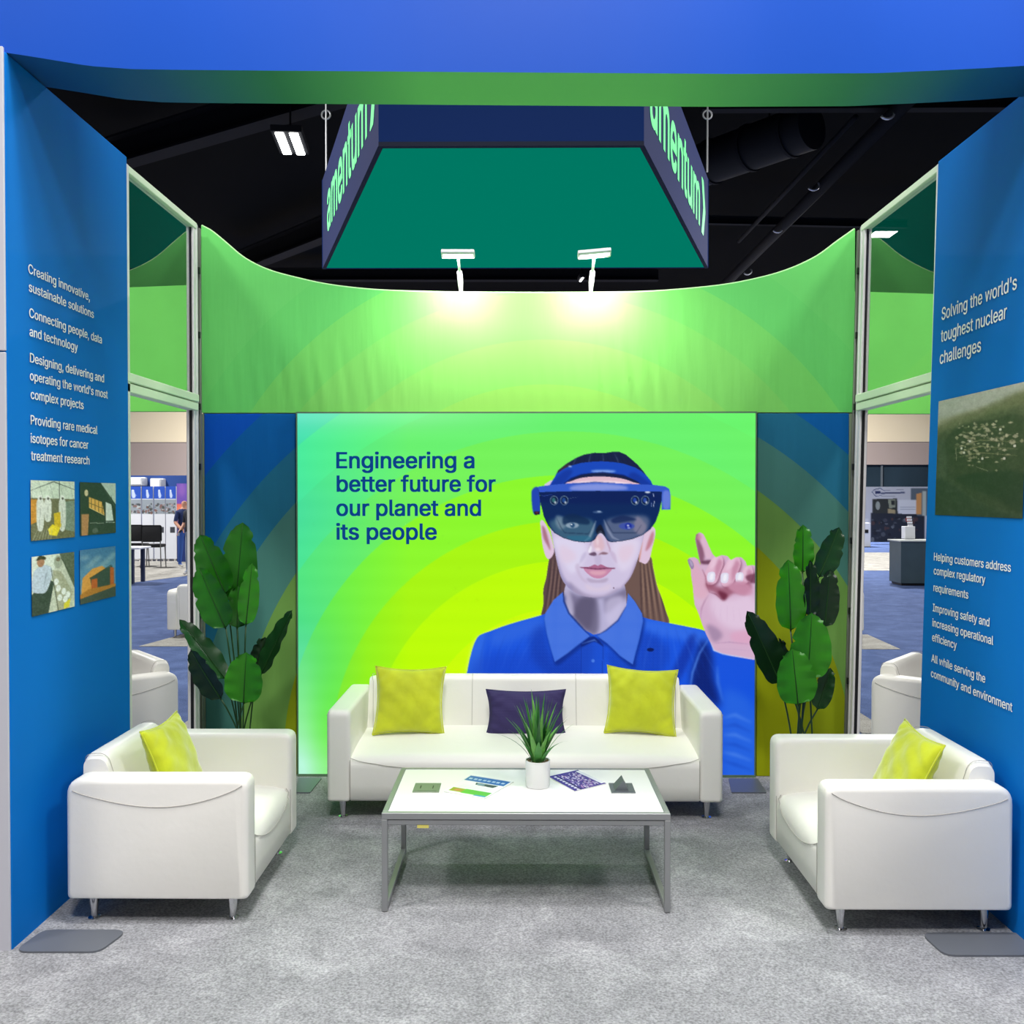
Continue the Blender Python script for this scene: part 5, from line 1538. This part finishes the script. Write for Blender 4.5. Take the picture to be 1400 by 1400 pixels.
# ------------------------------------------------------------------ tall leafy plants in the back corners
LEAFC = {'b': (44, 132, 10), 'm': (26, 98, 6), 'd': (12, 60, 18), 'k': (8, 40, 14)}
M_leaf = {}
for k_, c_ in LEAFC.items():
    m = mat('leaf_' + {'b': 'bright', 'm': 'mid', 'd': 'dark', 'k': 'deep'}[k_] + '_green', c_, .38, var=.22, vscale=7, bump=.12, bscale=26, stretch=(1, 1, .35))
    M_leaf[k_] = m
M_rib = mat('leaf_midrib', (22, 66, 16), .5)
M_stem = mat('plant_stem', (30, 66, 26), .5)


def leafy(pot_px, Y, leaves, lab, seed):
    rr_ = random.Random(seed)
    pb = at(pot_px, 1100, 1, Y)
    root = empty('leafy_plant', (pb.x, Y, 0), label=lab, cat='plant', group='tall leafy corner plants')
    bm = bmesh.new(); lathe(bm, [(.10, .0065), (.105, .02), (.13, .22), (.135, .24), (.12, .24), (.115, .2), (.001, .19)], 28); obj('pot', bm, M_black, root, smooth=True, sharp=.7)
    for i, (b_, t_, wpx, shade, dy, curl) in enumerate(leaves):
        y0 = Y + dy
        B, T = at(*b_, 1, y0), at(*t_, 1, y0 - .02)
        ax = T - B; L_ = ax.length; ax.normalize()
        side = ax.cross(Vector((0, 1, 0))).normalized()
        nrm = side.cross(ax).normalized()           # roughly towards the viewer's side of the room
        if nrm.y > 0: nrm = -nrm
        rot = Matrix.Rotation(curl, 3, ax)
        side = rot @ side; nrm = rot @ nrm
        hw = 1.14 * wpx * y0 / FPX / 2 / max(.35, math.cos(curl))
        bm = bmesh.new()
        N, Mx = 22, 4
        rows = []
        notch = [rr_.randint(12, 18), rr_.randint(13, 19)]
        for a in range(N + 1):
            t = a / N
            wt = (math.sin(PI * min(1, t ** .78)) ** .45) * (1 - .20 * t) if 0 < t < 1 else 0.02
            row = []
            for j in range(-Mx, Mx + 1):
                v = j / Mx
                w_ = wt
                if (v > 0 and a == notch[0]) or (v < 0 and a == notch[1]): w_ *= .80
                fold = .22 * abs(v) * hw * wt
                wav = .006 * math.sin(t * 26 + (2 if v > 0 else 0)) * abs(v) ** 2
                bend = .10 * L_ * (t ** 2) * 0.5
                row.append(bm.verts.new(B + ax * (L_ * t + (.012 * abs(v) if t < .9 else -.004 * abs(v))) + side * (v * hw * w_) - nrm * (bend - fold - wav)))
            rows.append(row)
        for r0, r1 in zip(rows, rows[1:]):
            for j in range(2 * Mx): bm.faces.new([r0[j], r0[j + 1], r1[j + 1], r1[j]])
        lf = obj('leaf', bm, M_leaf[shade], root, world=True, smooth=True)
        bm = bmesh.new()
        tube(bm, [B + ax * (L_ * t) - nrm * (.10 * L_ * t * t * .5 - .002) for t in np.linspace(0, .96, 10)], [.004 * (1 - .7 * t) for t in np.linspace(0, 1, 10)], 6)
        o = obj('midrib', bm, M_rib, root, world=True, smooth=True); o.parent = lf; o.matrix_parent_inverse = Matrix.Identity(4)
        s0 = Vector((pb.x + rr_.uniform(-.06, .06), Y + rr_.uniform(-.04, .04), .19))
        mid = s0.lerp(B, .5) + Vector(((B.x - s0.x) * -.22, 0, .03))
        pts = []
        for k in range(9):
            t = k / 8
            pts.append(s0 * (1 - t) ** 2 + mid * 2 * t * (1 - t) + B * t * t)
        bm = bmesh.new(); tube(bm, pts, .0048, 6); obj('stem', bm, M_stem, root, world=True, smooth=True)


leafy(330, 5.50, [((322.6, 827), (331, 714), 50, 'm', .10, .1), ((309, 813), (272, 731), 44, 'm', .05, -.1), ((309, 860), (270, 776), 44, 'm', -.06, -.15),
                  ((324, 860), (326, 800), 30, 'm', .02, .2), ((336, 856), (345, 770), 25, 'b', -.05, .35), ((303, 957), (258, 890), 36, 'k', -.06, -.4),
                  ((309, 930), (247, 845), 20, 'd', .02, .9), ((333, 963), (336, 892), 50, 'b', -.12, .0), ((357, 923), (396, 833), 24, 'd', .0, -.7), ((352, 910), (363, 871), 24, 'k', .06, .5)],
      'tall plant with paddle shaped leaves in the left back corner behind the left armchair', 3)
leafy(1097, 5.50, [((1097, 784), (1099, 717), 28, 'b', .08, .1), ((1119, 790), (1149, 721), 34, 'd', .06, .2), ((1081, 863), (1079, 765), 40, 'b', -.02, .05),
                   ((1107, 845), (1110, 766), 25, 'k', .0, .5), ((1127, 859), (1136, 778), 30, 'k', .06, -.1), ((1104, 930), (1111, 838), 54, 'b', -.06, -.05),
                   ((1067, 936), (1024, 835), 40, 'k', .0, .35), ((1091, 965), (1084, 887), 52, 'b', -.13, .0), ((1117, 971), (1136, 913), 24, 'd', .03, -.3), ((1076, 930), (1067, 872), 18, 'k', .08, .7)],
      'tall plant with paddle shaped leaves in the right back corner behind the right armchair', 8)

# ------------------------------------------------------------------ what shows of the hall through the frames
M_pwhite = mat('poster_white', (232, 234, 240), .6)
def board(name, x0, x1, Y, y_top, y_bot, pr, lab, cat, group=None, m=None, foot=True):
    """a standing board: pixel columns x0..x1 and rows y_top..y_bot measured at distance Y"""
    A_, B_ = at(x0, y_top, 1, Y), at(x1, y_bot, 1, Y)
    zb = max(.008, B_.z)
    root = empty(name, ((A_.x + B_.x) / 2, Y, 0), label=lab, cat=cat, group=group)
    bm = bmesh.new(); bx(bm, A_.x, B_.x, Y + .01, Y + .06, zb, A_.z); obj('board', bm, m or M_pwhite, root, world=True)
    if foot and zb > .02:
        for xx in (A_.x + .05, B_.x - .05):
            bm = bmesh.new(); bx(bm, xx - .02, xx + .02, Y + .02, Y + .05, .007, zb); obj('foot', bm, M_alu, root, world=True)
    if pr is not None:
        link_mesh('print', pr.mesh([(A_.x, Y, A_.z), (B_.x, Y, A_.z), (B_.x, Y, zb), (A_.x, Y, zb)], 1.0), M_ink, root, world=True, smooth=False)
    return root


def blueposter(seed):
    r = random.Random(seed)
    p = Print(0, 0, 34, 200, 1, (226, 230, 240)); p.frame(1, 0, 0)
    p.poly([(0, 0), (34, 0), (34, 34), (0, 34)], (40, 84, 190), smooth=False)
    p.ell(16, 12, 3, 3, (220, 230, 250)); p.poly([(13, 14), (19, 14), (22, 28), (18, 32), (14, 30)], (200, 214, 246)); p.line([(17, 18), (25, 26)], 2, (200, 214, 246))
    p.poly([(0, 36), (34, 36), (34, 76), (0, 76)], (150, 160, 172), smooth=False)
    for _ in range(26): p.ell(r.uniform(2, 32), r.uniform(48, 74), r.uniform(2, 5), r.uniform(1, 4), r.choice([(70, 76, 80), (120, 130, 136), (190, 196, 200), (60, 66, 64), (130, 90, 84)]), .8)
    for k in range(5): p.line([(3, 86 + k * 5), (r.uniform(20, 31), 86 + k * 5)], 1.6, (130, 136, 160))
    p.poly([(14, 112), (30, 112), (30, 128), (14, 128)], (60, 64, 74), smooth=False)
    for k in range(8): p.line([(3, 138 + k * 6), (r.uniform(20, 31), 138 + k * 6)], 1.6, (150, 156, 172))
    return p
LP = ['leftmost of the blue topped research posters seen through the left frame, beside the tower', 'second blue topped research poster from the tower, seen through the left frame',
      'third blue topped research poster from the tower, seen through the left frame', 'blue topped research poster next to the purple banner, through the left frame']
for k, (x0, x1) in enumerate(((172, 193), (194, 209.5), (210.5, 226), (226.5, 241))):
    board('poster_panel', x0, x1, 26.2, 665, 764, blueposter(k), LP[k], 'poster', 'blue topped research posters across the hall')
p = Print(0, 0, 18, 100, 2, (60, 60, 150)); p.frame(1, 0, 0)
p.poly([(0, 0), (18, 0), (18, 28), (0, 28)], (122, 88, 190), smooth=False); p.ell(9, 8, 6, 8, (160, 110, 200), .7, blur=3)
p.poly([(0, 26), (18, 26), (18, 46), (0, 46)], (244, 120, 106), smooth=False); p.poly([(2, 30), (16, 30), (16, 38), (2, 38)], (252, 170, 120), .8, smooth=False, blur=3)
p.poly([(0, 46), (18, 46), (18, 100), (0, 100)], (24, 50, 120), smooth=False); p.poly([(0, 44), (10, 46), (0, 60)], (210, 90, 130), .7)
board('rollup_banner', 241.5, 256.5, 25.6, 661, 768, p, 'purple banner with an orange stripe seen through the left frame behind the standing people', 'banner')
box_m = mat('navy_backdrop_cloth', (34, 70, 140), .8, var=.25, vscale=1.2, stretch=(1, 1, .2))
board('booth_backdrop', 168, 285, 27.2, 650, 766, None, 'dark blue cloth backdrop behind the research posters in the left frame', 'backdrop', m=box_m)
for x0, x1, y0, y1, m_, lab in ((172, 194, 652.5, 664, mat('screen_white', (226, 230, 240), .5), 'white screen above the leftmost research poster, left frame'),
                                (205, 219.5, 654, 668, M_pwhite, 'white cloth hung on the dark blue backdrop above the posters'),
                                (255.5, 270, 651, 661, M_pwhite, 'small white sign high beside the left window post, above the purple banner')):
    q0, q1 = at(x0, y0, 1, 26.8), at(x1, y1, 1, 26.8)
    r0 = empty('hanging_sign_board', ((q0.x + q1.x) / 2, 26.85, q1.z), label=lab, cat='sign')
    bm = bmesh.new(); bx(bm, q0.x, q1.x, 26.8, 27.214, q1.z, q0.z, .02, 1); obj('board', bm, m_, r0, world=True)
    bm = bmesh.new(); bx(bm, q0.x + .03, q1.x - .03, 26.79, 26.8, q1.z + .04, q0.z - .04); obj('face', bm, M_white, r0, world=True)

# chairs and table out in the hall
M_cblack = mat('black_seat_fabric', (22, 24, 30), .8)
hc = empty('side_chair', (0, 0, 0), label='black padded chair nearer the tower, standing before the posters in the left frame', cat='chair', group='black chairs before the posters')
bm = bmesh.new(); bx(bm, -.25, .25, -.22, -.17, .66, 1.08, .05, 3); obj('backrest', bm, M_cblack, hc, smooth=True)
bm = bmesh.new(); bx(bm, -.24, .24, -.20, .24, .52, .60, .03, 3); obj('seat', bm, M_cblack, hc, smooth=True)
for sx in (-1, 1):
    bm = bmesh.new(); tube(bm, [(sx * .24, .20, .011), (sx * .22, .18, .53)], .014, 8); obj('leg', bm, M_alu_dark, hc)
    bm = bmesh.new(); tube(bm, [(sx * .25, -.26, .013), (sx * .22, -.19, .53), (sx * .22, -.2, .70)], .014, 8); obj('leg', bm, M_alu_dark, hc)
P_ = at(187, 775, 2, 0); hc.location = (P_.x, P_.y, 0)
c2 = copy_tree(hc); P_ = at(212.5, 776, 2, 0); c2.location = (P_.x, P_.y - .1, 0); c2.rotation_euler = (0, 0, .08)
c2['label'] = 'black padded chair farther from the tower, beside the standing people in the left frame'
P_ = at(181, 797, 2, 0)
ht = empty('side_table', (P_.x, P_.y, 0), label='pale table with dark legs beside the left tower edge, out in the hall', cat='table')
bm = bmesh.new(); bx(bm, -.65, .26, -.3, .35, .71, .75, .01, 1); obj('tabletop', bm, M_pwhite, ht)
for x in (-.58, .1):
    for y in (-.25, .3):
        bm = bmesh.new(); bx(bm, x - .035, x + .035, y - .035, y + .035, .0065, .71); obj('leg', bm, mat('navy_leg', (30, 42, 76), .6) if 'navy_leg' not in bpy.data.materials else bpy.data.materials['navy_leg'], ht)

# the two standing people
def person(px, py, hgt, shirt, trouser, lab, face_dir, seed, extra=None):
    P_ = at(px, py, 2, 0)
    root = empty('person', (P_.x, P_.y, 0), face_dir, label=lab, cat='person')
    k = hgt / 1.75
    V = [(0, 0, .95), (0, 0, 1.12), (0, 0, 1.30), (0, 0, 1.43), (0, -.01, 1.51), (0, -.02, 1.58), (0, -.02, 1.70),     # 0..6 spine, neck, head
         (.09, 0, .88), (.10, -.01, .50), (.10, .02, .09), (.10, -.13, .045),                                           # right leg 7..10
         (-.09, 0, .88), (-.11, -.02, .50), (-.13, 0, .09), (-.13, -.15, .045),                                         # left leg 11..14
         (.18, 0, 1.40), (.23, .01, 1.14), (.22, -.10, .94), (.21, -.15, .86),                                          # right arm 15..18
         (-.18, 0, 1.40), (-.24, .02, 1.15), (-.20, -.16, 1.00), (-.16, -.24, .98)]                                     # left arm 19..22
    Ed = [(0, 1), (1, 2), (2, 3), (3, 4), (4, 5), (5, 6), (0, 7), (7, 8), (8, 9), (9, 10), (0, 11), (11, 12), (12, 13), (13, 14), (3, 15), (15, 16), (16, 17), (17, 18), (3, 19), (19, 20), (20, 21), (21, 22)]
    Rr = [.15, .155, .16, .12, .055, .075, .085, .095, .065, .045, .04, .095, .065, .045, .04, .065, .048, .036, .03, .065, .048, .036, .03]
    for side, w in ((1, 18), (-1, 22)):
        for q in range(5):
            d = Vector(V[w]); n0 = len(V)
            o_ = (q - 1.5) * .018 if q < 4 else -.03 * side
            V.append((d.x + o_, d.y - .025, d.z - .06 if q < 4 else d.z - .02)); V.append((d.x + o_, d.y - .045, d.z - .09 if q < 4 else d.z - .045))
            Ed += [(w, n0), (n0, n0 + 1)]; Rr += [.010, .008]
    me = bpy.data.meshes.new('body'); me.from_pydata([tuple(c * k for c in v) for v in V], Ed, [])
    o = bpy.data.objects.new('body', me); COL.objects.link(o)
    md = o.modifiers.new('skin', 'SKIN'); sub = o.modifiers.new('sub', 'SUBSURF'); sub.levels = sub.render_levels = 2
    for i, sv in enumerate(me.skin_vertices[0].data): sv.radius = (Rr[i] * k, Rr[i] * k); sv.use_root = (i == 0)
    dg = bpy.context.evaluated_depsgraph_get(); dg.update()
    m2 = bpy.data.meshes.new_from_object(o.evaluated_get(dg)); bpy.data.objects.remove(o)
    mats = [mat('skin_%d' % seed, (206, 152, 128), .6), shirt, trouser, mat('shoe_%d' % seed, (210, 208, 204), .6), mat('hair_%d' % seed, (70, 56, 48), .8)]
    for q in mats: m2.materials.append(q)
    for p_ in m2.polygons:
        c = p_.center / k
        p_.use_smooth = True
        arm = abs(c.x) > .17 and c.z > .8
        p_.material_index = 3 if c.z < .09 else 2 if c.z < .96 and not (arm and c.z > .8) else 0 if (arm and c.z < 1.18) or c.z > 1.49 else 1
        if c.z > 1.70 or (c.z > 1.58 and c.y > .02): p_.material_index = 4
    b_ = link_mesh('body', m2, None, root, smooth=False)
    bm = bmesh.new()
    for s_ in (-1, 1):
        bmesh.ops.create_icosphere(bm, subdivisions=1, radius=.011, matrix=Matrix.Translation((s_ * .032, -.098, 1.655)))
    tube(bm, [(-.075, -.06, 1.66), (-.05, -.112, 1.66), (.05, -.112, 1.66), (.075, -.06, 1.66)], .006, 5)
    obj('glasses', bm, M_black, root)
    bm = bmesh.new(); tube(bm, [(0, -.098, 1.65), (0, -.122, 1.622), (0, -.10, 1.612)], [.008, .014, .008], 6); obj('nose', bm, mats[0], root, smooth=True)
    bm = bmesh.new(); tube(bm, [(-.025, -.098, 1.585), (0, -.104, 1.583), (.025, -.098, 1.585)], .005, 5); obj('mouth', bm, mat('lip_%d' % seed, (150, 80, 76), .6), root)
    return root
M_polo = mat('navy_polo', (28, 46, 96), .8); M_jeans = mat('blue_jeans', (40, 78, 156), .85); M_pale = mat('pale_jeans', (138, 150, 170), .85)
person(252, 776, 1.74, M_polo, M_jeans, 'person in navy polo shirt and blue jeans standing before the purple banner', .9, 1)
person(263.5, 787, 1.78, mat('dark_vest', (30, 34, 48), .8), M_pale, 'person in dark top and pale grey jeans, half hidden by the left window post', -.4, 2)

# right-hand side
p = Print(0, 0, 92, 76, 3, (206, 208, 214)); p.frame(1, 0, 0)
p.poly([(0, 4), (10, 4), (10, 42), (0, 42)], (214, 84, 72), smooth=False)
for k in range(6): p.poly([(1, 12 + k * 5), (9, 12 + k * 5), (9, 14 + k * 5), (1, 14 + k * 5)], (236, 150, 140), .7, smooth=False)
p.poly([(0, 0), (4, 0), (4, 5), (0, 5)], (250, 250, 250), smooth=False); p.line([(19, 8), (22, 4), (30, 2), (36, 6)], 1, (50, 64, 110)); p.line([(19, 7), (24, 13), (32, 12)], 1, (50, 64, 110))
p.poly([(23, 6), (30, 6), (31, 9), (24, 10)], (30, 44, 96), smooth=False); p.poly([(31, 8), (62, 7), (62, 9), (31, 10)], (50, 60, 100), .9, smooth=False); p.line([(34, 5), (60, 4)], 1, (90, 96, 120)); p.line([(30, 13), (62, 12.5)], .8, (120, 124, 140))
p.poly([(20, 17), (52, 16), (53, 37), (20, 38)], (52, 56, 54), smooth=False); p.ell(27, 26, 3, 6, (160, 168, 160)); p.poly([(40, 17), (50, 17), (50, 28), (42, 30)], (150, 156, 134), smooth=False); p.poly([(44, 19), (49, 19), (49, 25), (45, 25)], (40, 44, 44), smooth=False)
p.poly([(54, 18), (78, 18), (78, 38), (54, 38)], (228, 230, 234), smooth=False)
for k in range(5): p.line([(56, 21 + k * 3.4), (76, 21 + k * 3.4)], .9, (130, 136, 150))
p.poly([(40, 30), (50, 32), (50, 46), (40, 44)], (176, 160, 120), smooth=False)
p.poly([(18, 36), (88, 38), (88, 76), (18, 76)], (38, 44, 56), smooth=False)
r = random.Random(9)
for _ in range(60): p.ell(r.uniform(20, 80), r.uniform(42, 74), r.uniform(.8, 3.4), r.uniform(.8, 3), r.choice([(90, 96, 104), (70, 74, 84), (24, 28, 36), (130, 136, 140), (86, 60, 58)]), .8)
p.ell(67, 45, 4, 4, (170, 70, 60)); p.poly([(70, 2), (92, 2), (92, 40), (78, 40), (78, 18), (70, 18)], (96, 110, 120), smooth=False); p.poly([(77, 10), (84, 8), (84, 38), (77, 38)], (224, 160, 96), smooth=False)
p.poly([(85, 6), (90, 6), (90, 40), (85, 40)], (188, 200, 190), smooth=False); p.poly([(0, 44), (15, 44), (15, 76), (0, 76)], (228, 230, 234), smooth=False)
board('booth_wall', 1172, 1268, 36, 665.5, 741, p, 'printed exhibitor wall with machine photos and a red side banner, seen through the right frame', 'exhibit wall')
P0, P1_ = at(1243, 738, 1, 19.4), at(1257, 704, 1, 19.4)
lp = empty('leaflet_stand', ((P0.x + P1_.x) / 2, 19.7, P0.z), label='white leaflet stand on the dark counter seen through the right frame', cat='stand')
bm = bmesh.new(); bx(bm, P0.x, P1_.x, 19.6, 19.8, .915, P1_.z - .24, .005, 1); obj('box', bm, M_pwhite, lp, world=True)
for k in range(4):
    bm = bmesh.new(); bx(bm, P0.x + .10, P1_.x, 19.72 + .02 * k, 19.73 + .02 * k, P1_.z - .24 + .055 * k, P1_.z - .20 + .055 * k); obj('leaflet', bm, M_pwhite, lp, world=True)
A_ = at(1229.5, 801, 2, 0)
ct = empty('counter', (A_.x + .5, A_.y + .3, 0), label='dark grey green exhibition counter standing on the blue floor beside the right tower', cat='counter')
M_ctr = mat('dark_counter_laminate', (66, 84, 92), .5, var=.1, vscale=3)
bm = bmesh.new(); bx(bm, A_.x + .03, A_.x + 1.6, A_.y, A_.y + .6, .05, .88, .004, 1); obj('body', bm, M_ctr, ct, world=True)
bm = bmesh.new(); bx(bm, A_.x, A_.x + 1.62, A_.y - .03, A_.y + .63, .88, .91, .004, 1); obj('countertop', bm, mat('pale_countertop', (176, 182, 180), .4), ct, world=True)
bm = bmesh.new(); bx(bm, A_.x + .06, A_.x + 1.5, A_.y + .04, A_.y + .55, .0065, .05); obj('plinth', bm, M_black, ct, world=True)
A_ = at(1168, 741, 1, 34)
ls_ = empty('display_box', (A_.x + .15, 34.1, 0), label='small white display box with dark items left of the exhibitor wall, by the right posts', cat='display')
bm = bmesh.new(); bx(bm, A_.x - .2, A_.x + .58, 34, 34.4, .008, .86, .01, 1); obj('box', bm, M_pwhite, ls_, world=True)
for k in range(3):
    bm = bmesh.new(); bx(bm, A_.x - .1 + .22 * k, A_.x + .05 + .22 * k, 33.97, 34.0, .50, .62); obj('item', bm, M_black, ls_, world=True)
